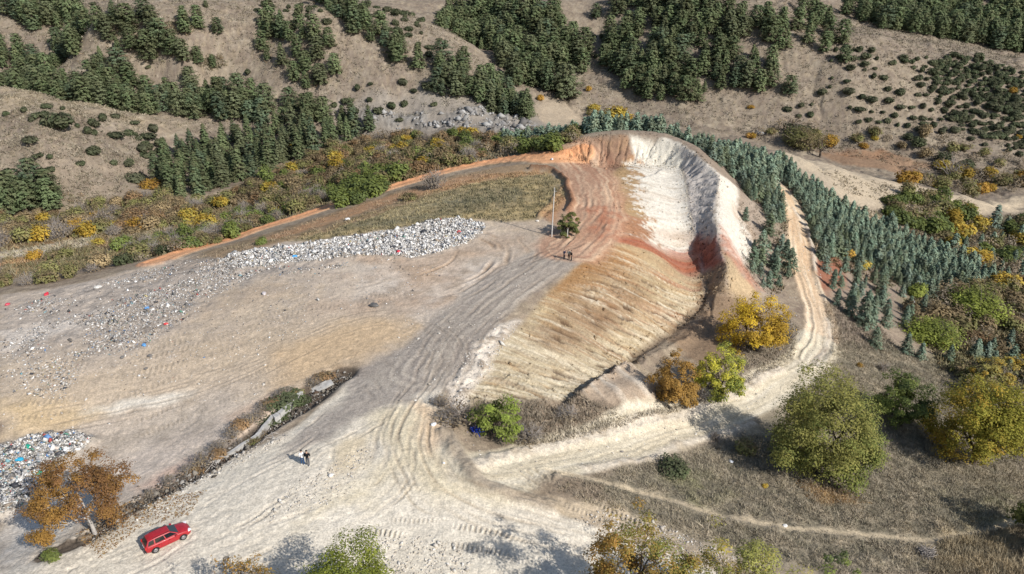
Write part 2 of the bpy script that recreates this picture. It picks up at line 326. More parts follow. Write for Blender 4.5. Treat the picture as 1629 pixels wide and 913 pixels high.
# ------------------------------------------------------------------ the cut: dozed face, strata, shaded wall
PAIR = [((1000, 222), (1070, 240)), ((965, 262), (1086, 272)), ((960, 300), (1096, 320)), ((975, 335), (1100, 350)), ((984, 372), (1112, 400)), ((965, 395), (1121, 450)), ((922, 422), (1112, 490)), ((885, 455), (1062, 530)), ((845, 500), (1002, 575)), ((800, 548), (950, 606)), ((762, 595), (900, 632)), ((732, 640), (812, 665))]
SV = np.array((0, 10, 20, 28, 38, 47, 58, 70, 82, 94, 102, 112.0))
def _pl(k): q = np.array([p[k] for p in PAIR], float); return smooth_line(G(q[:, 0], q[:, 1], ZM)[:, :2], 6)
TOP, BOT = _pl(0), _pl(1); SS = np.interp(np.arange(len(TOP)) / 6, np.arange(len(SV)), SV)
FACE = np.vstack([TOP, BOT[::-1]])
slF = window(FACE, 4); xF = X[slF] + .35 * wx[slF]; yF = Y[slF] + .35 * wy[slF]
dt, _, ut = line_field(TOP, xF, yF); db, _, ub = line_field(BOT, xF, yF); tF = dt / (dt + db + 1e-6)
_ua = np.r_[0, np.cumsum(np.hypot(*np.diff(TOP, axis=0).T))]; _ub = np.r_[0, np.cumsum(np.hypot(*np.diff(BOT, axis=0).T))]
sF = (1 - tF) * np.interp(ut, _ua, SS) + tF * np.interp(ub, _ub, SS)
_m = len(TOP) // 2; _e = BOT[_m] - TOP[_m]; _t = TOP[_m + 1] - TOP[_m]; FSIGN = 1.0 if _t[0] * _e[1] - _t[1] * _e[0] > 0 else -1.0
for _ in range(14):                 # place on the ruled surface between road edge and trough
    ax, ay = np.interp(sF, SS, TOP[:, 0]), np.interp(sF, SS, TOP[:, 1]); bx, by = np.interp(sF, SS, BOT[:, 0]), np.interp(sF, SS, BOT[:, 1])
    L2 = (bx - ax) ** 2 + (by - ay) ** 2; tF = ((xF - ax) * (bx - ax) + (yF - ay) * (by - ay)) / L2
    res = ((xF - ax) * (by - ay) - (yF - ay) * (bx - ax)) / np.sqrt(L2)
    sF = np.clip(sF + .45 * res * FSIGN, 0, 112)
tF = np.clip(tF, 0, 1); wF = tF * np.sqrt(L2); sF = sF + 1.2 * tF * fbm(xF, yF, 9, 2, 121)
inF = sstep(-.6, .6, line_field(np.vstack([FACE, FACE[:1]]), X[slF], Y[slF])[0] * np.where(inside(FACE, X[slF], Y[slF]), 1, -1))
KC = .56
# base ochre/white strata run across the passes and are dragged downhill along them
drag = 3.2 * fbm(sF, wF * .12, 1.6, 3, 131) + 2.5 * fbm(sF, wF * .3, 6, 2, 133)
def strat(a, b, soft, lean=0.0, amp=1.0):
    q = sF + lean * wF + drag * amp
    return sstep(a - soft, a + soft, q) * sstep(b + soft, b - soft, q)
mixin(slF, inF, A(214, 190, 150, KC))
mixin(slF, inF * strat(-20, 41, 3, .0), A(230, 222, 207, .76))
mixin(slF, inF * strat(-20, 40, 3) * sstep(.44, .24, tF + .05 * drag + .22 * n2[slF] + .12 * n05[slF] + .15 * n8[slF]), A(198, 156, 120, KC))
mixin(slF, inF * strat(8, 30, 4) * sstep(.42, .26, tF + .04 * drag + .25 * n2[slF] + .15 * n05[slF]) * sstep(.0, .15, tF), A(204, 170, 126, KC) )
mixin(slF, inF * strat(27, 38, 1, 0) * sstep(.5, .28, tF + .25 * n2[slF] + .15 * n05[slF] + .03 * drag) * .8, A(190, 138, 104, KC))
mixin(slF, inF * strat(38.5, 43, 1.0, .0, .45) * .9, A(186, 96, 66, KC))
mixin(slF, inF * strat(36, 39, 1.2, .0, .7) * sstep(.35, .8, tF) * .8, A(206, 128, 100, KC))
mixin(slF, inF * strat(48, 50, .8, .0, .8) * sstep(.35, .6, tF) * .75, A(202, 130, 92, KC))
mixin(slF, inF * strat(46, 62, 3) * sstep(.5, .2, tF) * .8, A(196, 140, 88, KC))
mixin(slF, inF * strat(64, 72, 3) * .45, A(188, 140, 96, KC))
mixin(slF, inF * strat(67, 84, 4) * sstep(.15, .35, tF) * sstep(.8, .5, tF) * .6, A(178, 152, 122, KC))
mixin(slF, inF * strat(84, 130, 5) * .7, A(216, 200, 168, KC))
mixin(slF, inF * np.clip(.1 + 1.3 * fbm(sF, wF * .1, 1.1, 3, 141, .7), 0, 1) * .8 * sstep(40, 50, sF), A(236, 222, 192, KC))
mixin(slF, inF * np.clip(-.05 + 1.3 * fbm(sF, wF * .1, 1.5, 3, 143, .7), 0, 1) * .9 * sstep(38, 50, sF), A(160, 130, 98, KC))
mixin(slF, inF * np.clip(-.2 + 1.7 * fbm(sF, wF * .5, 3.5, 4, 144, .7), 0, 1) * .7 * sstep(44, 54, sF), A(176, 150, 118, KC))
mixin(slF, inF * np.clip(-.25 + 1.7 * fbm(sF + 40, wF * .5, 3.0, 4, 146, .7), 0, 1) * .6 * sstep(44, 54, sF), A(202, 150, 84, KC))
mixin(slF, inF * np.clip(-.1 + 1.4 * fbm(sF, wF * .08, .9, 2, 145), 0, 1) * .5 * sstep(46, 38, sF), A(196, 176, 150, KC))
mixin(slF, inF * np.clip(-.1 + 1.5 * fbm(sF * 1, wF * .2, 5, 2, 147), 0, 1) * .4, A(186, 138, 100, KC))
mixin(slF, inF * np.clip(-.15 + 1.9 * fbm(sF * 1.0, wF * .10, .55, 3, 148, .7), 0, 1) * .65 * sstep(44, 52, sF), A(146, 120, 94, KC))
mixin(slF, inF * np.clip(-.35 + 2.2 * fbm(sF + 9, wF * .07, .8, 3, 149, .7), 0, 1) * .9 * sstep(44, 52, sF), A(240, 230, 206, .74))
mixin(slF, inF * np.clip(-.45 + 2.2 * fbm(sF + 70, wF * .05, 1.4, 3, 150, .7), 0, 1) * .7 * sstep(46, 56, sF) * sstep(100, 80, sF), A(190, 124, 88, KC))
mixin(slF, inF * np.clip(-.2 + 1.6 * fbm(sF + 3, wF * .06, .6, 3, 152, .7), 0, 1) * .45 * sstep(46, 38, sF), A(170, 150, 128, KC))
_p = fbm(sF, wF * .6, 6, 3, 311, .6)
mixin(slF, inF * strat(58, 90, 5) * sstep(.06, .2, tF) * sstep(.75, .45, tF) * np.clip(.55 + 1.3 * _p, 0, 1) * .8, A(152, 122, 94, KC))
mixin(slF, inF * strat(50, 74, 5) * sstep(.35, .0, tF) * .8, A(176, 130, 82, KC))
mixin(slF, inF * strat(44, 66, 3) * sstep(.45, .8, tF) * np.clip(.2 - 1.4 * _p, 0, 1) * .9, A(180, 112, 76, KC))
mixin(slF, inF * sstep(46, 54, sF) * sstep(.55, .95, tF) * np.clip(.35 + 1.5 * fbm(sF, wF * .2, 1.4, 3, 313, .7), 0, 1) * .7, A(234, 222, 194, .76))
mixin(slF, inF * strat(88, 112, 4) * np.clip(.2 + 1.5 * fbm(sF, wF * .3, 2.2, 3, 315, .7), 0, 1) * .7, A(228, 216, 192, .74))
mixin(slF, inF * sstep(-30, 6, sF) * strat(-10, 38, 3) * np.clip(-.15 + 1.5 * fbm(sF, wF * .12, .7, 3, 317, .7), 0, 1) * .6 * sstep(.25, .5, tF), A(186, 164, 136, .7))
# dozer passes: shallow troughs down the face, with the cleat marks across them
pas = fbm(sF, wF * .05, 1.9, 2, 151); Z[slF] += inF * sstep(.03, .2, tF) * (.13 * pas + .10 * fbm(sF, wF * .25, .8, 3, 153, .65))
per = np.where(sF > 70, .55, .75)
cleat = np.sin(2 * np.pi * (wF / per + .5 * fbm(sF, wF, 2.5, 2, 155)))
cm = inF * sstep(.05, .3, fbm(sF, wF * .15, 1.3, 3, 157, .7) + .02) * sstep(36, 46, sF)
Z[slF] += cm * .05 * cleat; mixin(slF, cm * sstep(.2, -.9, cleat) * .30, A(142, 118, 92, KC))
# dark push-off cracks
ck = fbm(sF, wF * .35, 1.1, 2, 159); m = inF * sstep(.26, .40, ck) * sstep(50, 58, sF) * sstep(.12, .3, tF)
Z[slF] -= .4 * m; mixin(slF, m * .8, A(104, 82, 64, KC))
# back wall under the crest
paint('898 250,912 232,935 222,962 216,1000 215,1012 240,990 262,960 290,925 268', A(172, 138, 114, KC), 1, 1.2)
paint('905 252,930 240,965 238,975 262,950 285,925 268', A(166, 112, 86, KC), 1.5, 2.5, .8, n2, 1)
paint('960 220,1000 217,1006 236,975 240', A(206, 168, 130, KC), 1, 1.5, .8, n2, 1)
sl, m = paint('1000 215,1060 221,1086 232,1112 250,1090 262,1040 262,1006 244', A(233, 225, 208, .74), .8, 1)
# shaded wall on the trough's far side and the ridge crest over it
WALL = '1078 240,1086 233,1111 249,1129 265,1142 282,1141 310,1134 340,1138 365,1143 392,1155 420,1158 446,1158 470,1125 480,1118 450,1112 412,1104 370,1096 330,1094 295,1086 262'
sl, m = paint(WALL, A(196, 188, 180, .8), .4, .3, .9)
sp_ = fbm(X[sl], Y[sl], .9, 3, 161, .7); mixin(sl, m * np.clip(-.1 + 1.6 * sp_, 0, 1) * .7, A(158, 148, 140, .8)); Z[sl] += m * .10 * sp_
paint('1098 385,1112 372,1140 378,1146 400,1150 425,1118 432,1110 412', A(180, 104, 80, KC), .8, .8, .9)
paint('1112 432,1152 422,1160 470,1125 482', A(176, 150, 118, KC), .8, .8, .9)
paint('1111 249,1130 262,1150 280,1175 300,1172 330,1190 360,1200 400,1180 420,1155 400,1142 380,1135 345,1141 310,1141 284', A(233, 223, 208, .70), .7, .8, .95)
paint('1141 355,1165 385,1190 430,1215 462,1195 470,1168 430,1150 405', A(214, 150, 122, KC), .6, .8, .8, n2 + .2, 1.2)
paint('1152 405,1180 440,1215 470,1180 480,1158 465', A(224, 196, 156, KC), .8, .8, .95)
paint('1165 320,1190 350,1215 390,1190 385,1170 350', A(220, 190, 160, KC), .8, 1, .6, n2, 1.3)
paint('1140 470,1185 475,1215 500,1180 560,1140 590,1080 560,1060 540,1110 500', A(168, 140, 112, KC), 1.2, 1.2, .8)
# spoil ridge beyond the trough; trough line sunk, its shadow painted in dark
sl, m, v, u = lmask('918 640,935 626,965 606,1004 590,1045 568,1085 548,1112 520,1125 500', .6, 2.0, .9); Z[sl] += m * (1.15 + .5 * n2[sl]); sl, m, v, u = lmask('880 650,915 627,950 606,1002 576,1062 532,1110 492,1122 470', 1.0, .7, .6); Z[sl] -= m * .55; mixin(sl, m * .8, A(104, 88, 72))
# spoil mound below the face
sl, m = paint('925 622,960 600,1000 585,1030 600,1040 640,1000 665,940 668,905 650', A(180, 160, 138), .8, .8)
mixin(sl, m * np.clip(.1 + 1.5 * fbm(X[sl] + .5 * Y[sl], Y[sl] * .2, 1.6, 2, 163), 0, 1) * .7, A(214, 202, 184)); Z[sl] += m * (.5 + .35 * fbm(X[sl] + .5 * Y[sl], Y[sl] * .2, 1.6, 3, 163))
paint('830 640,920 630,1010 665,1100 640,1090 655,960 690,840 715,760 705,740 660', A(138, 122, 104), 1, 1.2, .9)
paint('740 640,850 640,830 715,750 700,725 670', A(122, 110, 94), 1, 1.2, .9)
paint('1190 520,1260 500,1280 540,1235 580,1190 590', A(138, 126, 110), 1.2, 1.2, .8)
# pale broken rock between the haul road and the face
sl, m = paint('712 612,740 560,790 520,830 510,800 545,770 590,745 640,715 655', A(222, 210, 194), .8, 1.2, .95)
Z[sl] += m * .5 * np.abs(n2[sl]); mixin(sl, m * sstep(.1, .45, n2[sl] + .3 * n05[sl]) * .8, A(150, 134, 116))

# ------------------------------------------------------------------ roads and the white yard
YARD = '0 913,60 889,150 852,250 786,330 748,400 718,455 690,490 668,520 640,560 600,600 606,660 590,706 590,700 640,712 690,745 745,800 785,870 812,940 838,1010 862,1100 890,1150 913,1200 960,0 1000'
sl, m = paint(YARD, A(216, 205, 186), .6, .6)
Z[sl] += m * (.04 * n2[sl] + .10 * n8[sl])
paint(YARD, A(204, 194, 178), .6, .8, .8, n8, 1.3); paint(YARD, A(228, 218, 200), .6, .8, .7, -n30 + .5 * n8, 1.4)
paint('590 650,690 650,700 700,740 750,820 800,700 790,640 760,560 800,480 830,560 770,610 720', A(214, 200, 170), 2, 2, .8)
paint('660 640,700 650,715 700,690 720,665 690', A(214, 184, 152), 1, 1.2, .6)
paint('540 700,590 690,570 740,520 770', A(212, 190, 150), 1, 1, .5)
paint('640 860,760 850,860 880,800 913,560 913', A(208, 199, 182), 2, 2, .8, n2, 1)
paint('560 590,690 530,660 640,560 665,520 700,440 730,500 670,540 640', A(158, 148, 138), .9, 1.0, .9)
paint('600 575,690 550,690 600,620 620,580 610', A(172, 162, 148), 1.5, 1.5, .5)
paint('0 890,60 880,150 845,110 880,40 913,0 913', A(206, 198, 186), 1, 1, .8)
HAUL = '665 640,682 600,705 555,745 505,800 455,860 418,905 392,940 355,950 310,938 275,915 255'
sl, m, v, u = lmask('672 590,705 545,745 505,800 455,860 420,905 392', 8.5, .8, .8)
mixin(sl, m * .85, A(160, 150, 139))
st_ = fbm(v, u * .06, .8, 3, 171); Z[sl] += m * .05 * st_; mixin(sl, m * np.clip(.1 + 1.4 * st_, 0, 1) * .7, A(196, 184, 168)); mixin(sl, m * np.clip(-.1 - 1.4 * st_, 0, 1) * .7, A(136, 126, 118))
sl, m, v, u = lmask('905 395,940 358,950 315,940 280,918 255', 11, 1.2, 1.2)
mixin(sl, m * .85, A(180, 142, 116)); st_ = fbm(v, u * .05, 1.0, 3, 173); Z[sl] += m * .06 * st_
mixin(sl, m * np.clip(.05 + 1.6 * st_, 0, 1) * .8, A(214, 186, 156)); mixin(sl, m * np.clip(-.1 - 1.6 * st_, 0, 1) * .8, A(158, 112, 88))
paint('930 330,985 330,985 380,950 385', A(168, 106, 78), 1, 1.5, .6, n2 + .2, 1.2)
paint('250 428,330 400,400 378,480 354,560 328,640 302,720 280,790 266,870 262,780 284,680 312,600 342,520 368,420 392,350 414,250 444', A(158, 134, 106), 1, 1.2, .95)
paint('250 428,330 400,400 378,480 354,560 328,640 302,720 280,700 300,600 338,520 364,420 388,350 412', A(120, 106, 84), 1, 1.2, .8, n2, 1.5)
# red track behind the platform
sl, m, v, u = lmask('250 416,275 407,330 392,400 369,480 344,560 317,640 293,720 270,800 255,870 251,925 249', 6.0, .5, .5)
mixin(sl, m, A(206, 156, 116, 1.0)); mixin(sl, m * sstep(.4, 1.6, v) * .5, A(198, 138, 98, 1.0)); mixin(sl, m * np.clip(fbm(v, u * .1, .8, 2, 175), 0, 1) * .6, A(168, 120, 86))
Z[sl] += m * (.25 * sstep(1.2, 2.3, np.abs(v)) + .08 * fbm(v, u * .1, .7, 2, 176))
paint('560 330,640 305,740 280,860 270,880 275,760 290,640 318,540 350,440 380,400 385,480 358', A(184, 142, 106), 1, 1.2, .75, n2 + .3, 1.2)
# road down the right-hand side
sl, m, v, u = lmask('1240 298,1258 325,1270 360,1272 400,1283 440,1297 480,1306 515,1303 545,1285 570', 5.2, .5, .4)
mixin(sl, m, A(198, 170, 138)); q = fbm(v, u * .06, .8, 3, 181); Z[sl] += m * (.12 * q - .25 + .5 * sstep(1.6, 2.6, np.abs(v)))
mixin(sl, m * np.clip(.1 + 1.5 * q, 0, 1) * .8, A(220, 204, 178))
mixin(sl, m * sstep(30, 75, u) * .5, A(216, 202, 180))
m2 = m * sstep(.30, .1, np.abs(v + 1.1)) * sstep(20, 34, u); Z[sl] += .16 * m2
sl, m, v, u = lmask('1303 545,1288 572,1250 598,1190 632,1100 668,1000 697,900 724,815 748,780 752', 6.6, .5, .4)
mixin(sl, m, A(208, 196, 172)); q = fbm(v, u * .05, .9, 3, 183); Z[sl] += m * .08 * q
mixin(sl, m * np.clip(.0 + 1.5 * q, 0, 1) * .8, A(200, 186, 160)); mixin(sl, m * np.clip(-.1 - 1.3 * q, 0, 1) * .6, A(228, 220, 204))
cl = np.sin(2 * np.pi * u / .5); cmk = m * sstep(.5, .3, np.abs(np.abs(v) - 2.2)); Z[sl] += cmk * .05 * cl; mixin(sl, cmk * sstep(0, -1, cl) * .3, A(150, 138, 118))
for s, h, w in (('1240 588,1190 615,1100 655,1000 680,900 706,820 722,760 738', .5, 1.5), ('1200 672,1110 700,1060 720,1000 735,930 745', .3, .9), ('1316 505,1318 545,1300 578', .25, .8), ('1262 330,1287 370,1296 430', .4, .9)):
    sl, m, v, u = lmask(s, w, .5, .7); Z[sl] += m * h * (.7 + .3 * n2[sl] + .2 * n05[sl]); mixin(sl, m * .9, A(206, 194, 176)); mixin(sl, m * sstep(.0, .4, n2[sl]) * .6, A(172, 156, 134))
# berm of earth between the yard and that road
sl, m, v, u = lmask('712 690,722 715,745 745,780 775,830 795,880 808', 1.5, .5, .6); Z[sl] += m * (.45 + .35 * n2[sl]); mixin(sl, m * .9, A(162, 148, 130))
paint('845 765,905 755,950 770,960 800,900 800,860 790', A(140, 124, 106), 1, 1.2, .9)
paint('870 800,960 800,1080 840,1200 890,1160 913,1040 870,940 835', A(200, 182, 156), 1.2, 1.2, .85, n8 + .3, 1)
# footpath
sl, m, v, u = lmask('880 750,930 760,1000 775,1084 800,1150 822,1250 838,1350 848,1440 857,1520 855,1600 835,1660 800', .75, .25, .35)
PATHM = np.zeros(X.shape); PATHM[sl] = sstep(.95, .45, np.abs(v) + .0)
mixin(sl, m * .85, A(186, 170, 144)); Z[sl] -= m * .12
# ------------------------------------------------------------------ ditch with the old concrete wall
DITCH = smooth_line(W('70 884,150 850,210 808,270 776,320 748,370 716,430 672,480 640,520 606,545 592'), 4)
sl = window(DITCH, 6); d, v, u = line_field(DITCH, X[sl] + .4 * wx[sl], Y[sl] + .4 * wy[sl])
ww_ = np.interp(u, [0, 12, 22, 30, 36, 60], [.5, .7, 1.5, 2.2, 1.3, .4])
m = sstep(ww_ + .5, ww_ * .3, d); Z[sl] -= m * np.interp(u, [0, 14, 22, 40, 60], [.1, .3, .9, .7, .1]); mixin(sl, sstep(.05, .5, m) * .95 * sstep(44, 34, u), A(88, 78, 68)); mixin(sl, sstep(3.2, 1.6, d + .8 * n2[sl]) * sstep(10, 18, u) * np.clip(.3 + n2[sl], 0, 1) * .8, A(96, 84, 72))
for s, w, h in (('60 884,150 842,250 778,330 738,400 700', .8, .5), ):
    sl, m, v, u = lmask(s, w, .5, .8); Z[sl] += m * h * (np.abs(n2[sl]) + .5 * n05[sl])
sl, m = paint('130 855,200 810,260 775,310 760,230 815,150 870', A(190, 168, 140), .8, .8, .8, n05 + .3 * n2, 1.6)

# ------------------------------------------------------------------ wheel ruts and cleat trails
def ruts(s, offs, wid=.45, dep=.09, dark=.35, col=A(150, 138, 122), berm=.6, wob=.35):
    dep *= .6; wid *= .8; dark *= .85
    P = smooth_line(W(s), 5); sl = window(P, max(abs(o) for o in offs) + 2)
    d, v, u = line_field(P, X[sl] + wob * wx[sl], Y[sl] + wob * wy[sl]); L = np.hypot(*np.diff(P, axis=0).T).sum()
    end = sstep(0, 3, u) * sstep(L, L - 3, u) * (np.abs(np.abs(v) - d) < .05)
    for o in offs:
        q = (v - o - .42 * fbm(u, v * 0 + o * 5.7, 9, 3, int(abs(o) * 10) + 3)) / wid; k = np.clip(.4 + 1.8 * fbm(u, v * 0 + o * 3.1, 8, 3, int(abs(o) * 10) + 7), 0, 1.3)
        tr = np.exp(-q * q) * end * k; Z[sl] -= dep * tr; Z[sl] += berm * dep * end * k * (np.exp(-(np.abs(q) - 1.5) ** 2 * 3))
        mixin(sl, np.clip(tr * dark, 0, 1), col)
def cleats(s, offs, wid=.3, per=.5, amp=.06, dark=.4, col=A(150, 138, 120)):
    P = smooth_line(W(s), 5); sl = window(P, max(abs(o) for o in offs) + 2)
    d, v, u = line_field(P, X[sl] + .2 * wx[sl], Y[sl] + .2 * wy[sl]); L = np.hypot(*np.diff(P, axis=0).T).sum()
    end = sstep(0, 2, u) * sstep(L, L - 2, u) * (np.abs(np.abs(v) - d) < .05)
    for o in offs:
        tr = sstep(wid + .12, wid - .05, np.abs(v - o)) * end * np.clip(.6 + 1.3 * fbm(u, v * 0 + o, 6, 2, 19), 0, 1)
        c = np.sin(2 * np.pi * u / per); Z[sl] += amp * tr * c; mixin(sl, tr * sstep(.1, -.8, c) * dark, col)
_o = lambda a, b, n: list(np.linspace(a, b, n))
ruts('690 790,650 700,672 640,705 590,712 555,695 530,650 511,590 508,530 525,450 560,330 612,190 645,40 672', _o(-2.6, 2.6, 7), .22, .10, .45, A(138, 124, 108))
ruts('660 660,690 610,712 575,700 540,670 520', _o(-3, 3, 9), .2, .10, .45, A(134, 124, 112))
ruts('640 760,650 700,676 640,710 560,760 500,830 445,905 395,945 350,950 300', _o(-3.2, 3.2, 7), .3, .10, .4, A(130, 116, 102))
ruts('905 400,938 365,955 330,948 290', [-3.4, -1.8, 0, 1.7, 3.2], .45, .2, .5, A(214, 188, 160))
ruts('730 480,800 440,860 412,930 385,975 340', [-.2, 2.0], .35, .2, .6, A(110, 96, 82))
ruts('712 640,690 690,700 740,760 785,850 820,960 855,1100 900', _o(-3.2, 3, 8), .25, .08, .35, A(176, 156, 128))
ruts('700 650,690 700,720 755,790 795,900 832', _o(-1.5, 1.5, 4), .2, .12, .5, A(160, 140, 114))
ruts('640 680,630 740,560 800,440 850,300 913', _o(-2.4, 2.4, 5), .3, .06, .3, A(190, 178, 160))
ruts('650 740,620 780,585 800', _o(-1.6, 1.6, 5), .16, .10, .5, A(168, 150, 122)); ruts('655 750,680 790,720 808', _o(-1.2, 1.2, 4), .16, .10, .5, A(168, 150, 122))
ruts('560 690,480 735,400 780,320 830,230 880,140 913', _o(-3, 3, 5), .25, .07, .3, A(184, 174, 160)); ruts('540 650,470 705,390 750,300 800', _o(-1, 1, 2), .2, .12, .5, A(150, 138, 124))
ruts('520 760,440 800,400 830,330 855,300 870', [0, .4], .22, .2, .6, A(128, 118, 104)); ruts('610 660,560 690,500 720,480 745', [0, .9], .2, .14, .6, A(110, 100, 90))
ruts('640 600,628 585,600 570', [0], .3, .3, .8, A(96, 86, 76)); ruts('620 640,600 610,585 598', [0, 1.2], .25, .2, .6, A(110, 100, 90))
ruts('1290 570,1240 600,1180 637,1100 671,1000 700,900 727,820 748', [-1.8, -1.2, -.4, .4, 1.2, 2], .25, .06, .35, A(186, 172, 146))
ruts('1256 330,1270 380,1276 420,1292 470,1302 520,1298 555,1270 580', [-1, -.3, .6, 1.3], .25, .10, .45, A(176, 140, 108))
ruts('330 392,480 344,640 293,800 256,920 250', [-1, .9], .35, .14, .5, A(172, 116, 82))
ruts('760 372,790 385,800 405,785 430,740 455,690 470', [-1.2, 0, .9], .5, .25, .55, A(140, 112, 84)); ruts('815 372,835 390,840 410,820 430', [0, 1.1], .4, .2, .5, A(140, 112, 84))
ruts('700 385,720 400,700 420,650 440', [-.8, .8], .35, .2, .5, A(150, 122, 94)); ruts('640 440,600 450,560 460', [0], .4, .2, .6, A(130, 118, 104))
cleats('200 690,300 650,420 600,520 560', [-1.4, 1.4]); cleats('10 660,120 640,240 605,380 560,470 525', [-1.2, 1.2], .35, .6)
cleats('20 620,180 590,330 555,450 510,560 490', [-1.4, 1.4], .35, .6); cleats('240 560,380 520,520 480', [-1.2, 1.2], .3, .6); cleats('60 590,200 560,320 530', [-1, 1], .35, .6)
cleats('565 848,600 848,655 853', [0], .3, .42, .11, .6); cleats('600 826,660 828,720 826', [0], .2, .4); cleats('700 850,780 860,850 885', [-1, 1], .3, .42, .09, .5)
cleats('940 802,1000 825,1100 858', [0], .4, .42, .10, .5); cleats('880 795,940 820,1000 840', [0, 2], .35, .4, .06, .4)
cleats('830 780,870 760,900 770', [-1.2, 0, 1.2], .5, .7, .14, .4); cleats('560 480,620 470,680 440,720 400', [-1, 1], .3, .7, .08)
cleats('780 600,850 608,930 600', [-1, 1], .4, .6, .10, .5); cleats('790 640,860 648,920 640', [-1.2, .4], .4, .6, .10, .5)
# push-up ridges at the platform's corner (dark bank along the haul road)
sl, m, v, u = lmask('845 268,880 272,897 285,905 305,910 325,905 335', 1.1, .4, .6); Z[sl] += m * (.9 + .4 * n2[sl]); mixin(sl, m * .9, A(136, 100, 76))
sl, m, v, u = lmask('893 300,880 318,868 332,855 348', .7, .4, .6); Z[sl] += m * .5; mixin(sl, m * .7, A(140, 112, 86))
# ------------------------------------------------------------------ rubbish heap body
HEAP = '352 416,375 404,420 396,480 390,540 380,600 372,650 364,690 353,740 350,772 356,768 372,740 388,700 402,650 412,600 408,560 410,520 414,470 418,420 422,380 424'
sl, m = pmask(HEAP, 1.6, .8); HEAPM = np.zeros(X.shape); HEAPM[sl] = m
Z[sl] += m * (.40 + .3 * n8[sl] + .30 * n2[sl] + .15 * n05[sl]); mixin(sl, m, A(150, 144, 136))
HEAP2 = '0 716,60 694,125 690,150 702,125 725,85 742,72 768,30 812,0 822'
sl, m = pmask(HEAP2, 1.0, .6); HEAPM2 = np.zeros(X.shape); HEAPM2[sl] = m
Z[sl] += m * (.8 + .4 * n2[sl] + .15 * n05[sl]); mixin(sl, m, A(140, 136, 128))
SPREAD = ['0 500,60 475,140 452,220 428,300 410,360 412,440 418,520 420,420 440,340 468,296 508,250 535,200 558,140 570,120 548,60 560,0 575']
sl, m = pmask(SPREAD[0], 3, 2); SPM = np.zeros(X.shape); SPM[sl] = m
Z[sl] += m * (.25 * n8[sl] + .15 * n2[sl] + .06 * n05[sl]); mixin(sl, m * .7, A(168, 158, 148)); mixin(sl, m * sstep(.1, .5, n2[sl] + .5 * n05[sl]) * .6, A(120, 112, 104))
paint('0 560,60 540,120 530,140 500,180 490,100 510,0 530', A(208, 198, 186), 2, 2, .7)
# ------------------------------------------------------------------ fine relief everywhere, then the sheet itself
tip = sstep(8, 0, np.maximum(0, 0))
amp = np.clip(.03 + .016 * np.maximum(Y, 30) / 60, 0, .12)
Z += amp * (n05 + .7 * n2) * 1.0
pit = sstep(.25, .5, fbm(X, Y, .8, 2, 193)) * sstep(.0, .3, fbm(X, Y, 6, 2, 195)); Z -= .06 * pit * (Y < 140)
gr = fbm(X, Y, .35, 2, 191); ALB *= (1 + .10 * gr + .10 * n05)[..., None]; ALB = np.clip(ALB, .01, .8)

def grid_mesh(name, X, Y, Z, col):
    nr, nc = X.shape; me = bpy.data.meshes.new(name); n = nr * nc
    me.vertices.add(n); me.vertices.foreach_set('co', np.stack([X, Y, Z], -1).astype(np.float32).ravel())
    i = (np.arange(nr - 1)[:, None] * nc + np.arange(nc - 1)[None]).ravel()
    q = np.stack([i, i + 1, i + nc + 1, i + nc], 1).astype(np.int32); nf = len(q)
    me.loops.add(nf * 4); me.loops.foreach_set('vertex_index', q.ravel())
    me.polygons.add(nf); me.polygons.foreach_set('loop_start', np.arange(0, nf * 4, 4, dtype=np.int32)); me.polygons.foreach_set('loop_total', np.full(nf, 4, np.int32))
    me.polygons.foreach_set('use_smooth', np.ones(nf, bool))
    at = me.color_attributes.new('albedo', 'FLOAT_COLOR', 'POINT')
    at.data.foreach_set('color', np.concatenate([col.reshape(-1, 3), np.ones((n, 1))], 1).astype(np.float32).ravel())
    me.update(); me.validate(); return me
def nodes(name):
    m = bpy.data.materials.new(name); m.use_nodes = True; nt = m.node_tree
    b = nt.nodes['Principled BSDF']; return m, nt, b
def ground_material():
    m, nt, b = nodes('soil'); N, L = nt.nodes.new, nt.links.new
    a = N('ShaderNodeAttribute'); a.attribute_name = 'albedo'
    tc = N('ShaderNodeTexCoord')
    n1 = N('ShaderNodeTexNoise'); n1.inputs['Scale'].default_value = 5.5; n1.inputs['Detail'].default_value = 5; n1.inputs['Roughness'].default_value = .7
    L(tc.outputs['Object'], n1.inputs['Vector'])
    mr = N('ShaderNodeMapRange'); mr.inputs[1].default_value = .3; mr.inputs[2].default_value = .7; mr.inputs[3].default_value = .64; mr.inputs[4].default_value = 1.34
    L(n1.outputs[0], mr.inputs[0])
    n2_ = N('ShaderNodeTexNoise'); n2_.inputs['Scale'].default_value = .9; n2_.inputs['Detail'].default_value = 8; n2_.inputs['Roughness'].default_value = .75; L(tc.outputs['Object'], n2_.inputs['Vector'])
    m2 = N('ShaderNodeMapRange'); m2.inputs[1].default_value = .3; m2.inputs[2].default_value = .7; m2.inputs[3].default_value = .8; m2.inputs[4].default_value = 1.18; L(n2_.outputs[0], m2.inputs[0])
    mm_ = N('ShaderNodeMath'); mm_.operation = 'MULTIPLY'; L(mr.outputs[0], mm_.inputs[0]); L(m2.outputs[0], mm_.inputs[1])
    mx = N('ShaderNodeVectorMath'); mx.operation = 'SCALE'; L(a.outputs['Color'], mx.inputs[0]); L(mm_.outputs[0], mx.inputs['Scale'])
    L(mx.outputs[0], b.inputs['Base Color'])
    bp = N('ShaderNodeBump'); bp.inputs['Strength'].default_value = .5; bp.inputs['Distance'].default_value = .12
    L(n1.outputs[0], bp.inputs['Height']); L(bp.outputs[0], b.inputs['Normal'])
    b.inputs['Roughness'].default_value = .95; b.inputs['Specular IOR Level'].default_value = .15
    return m
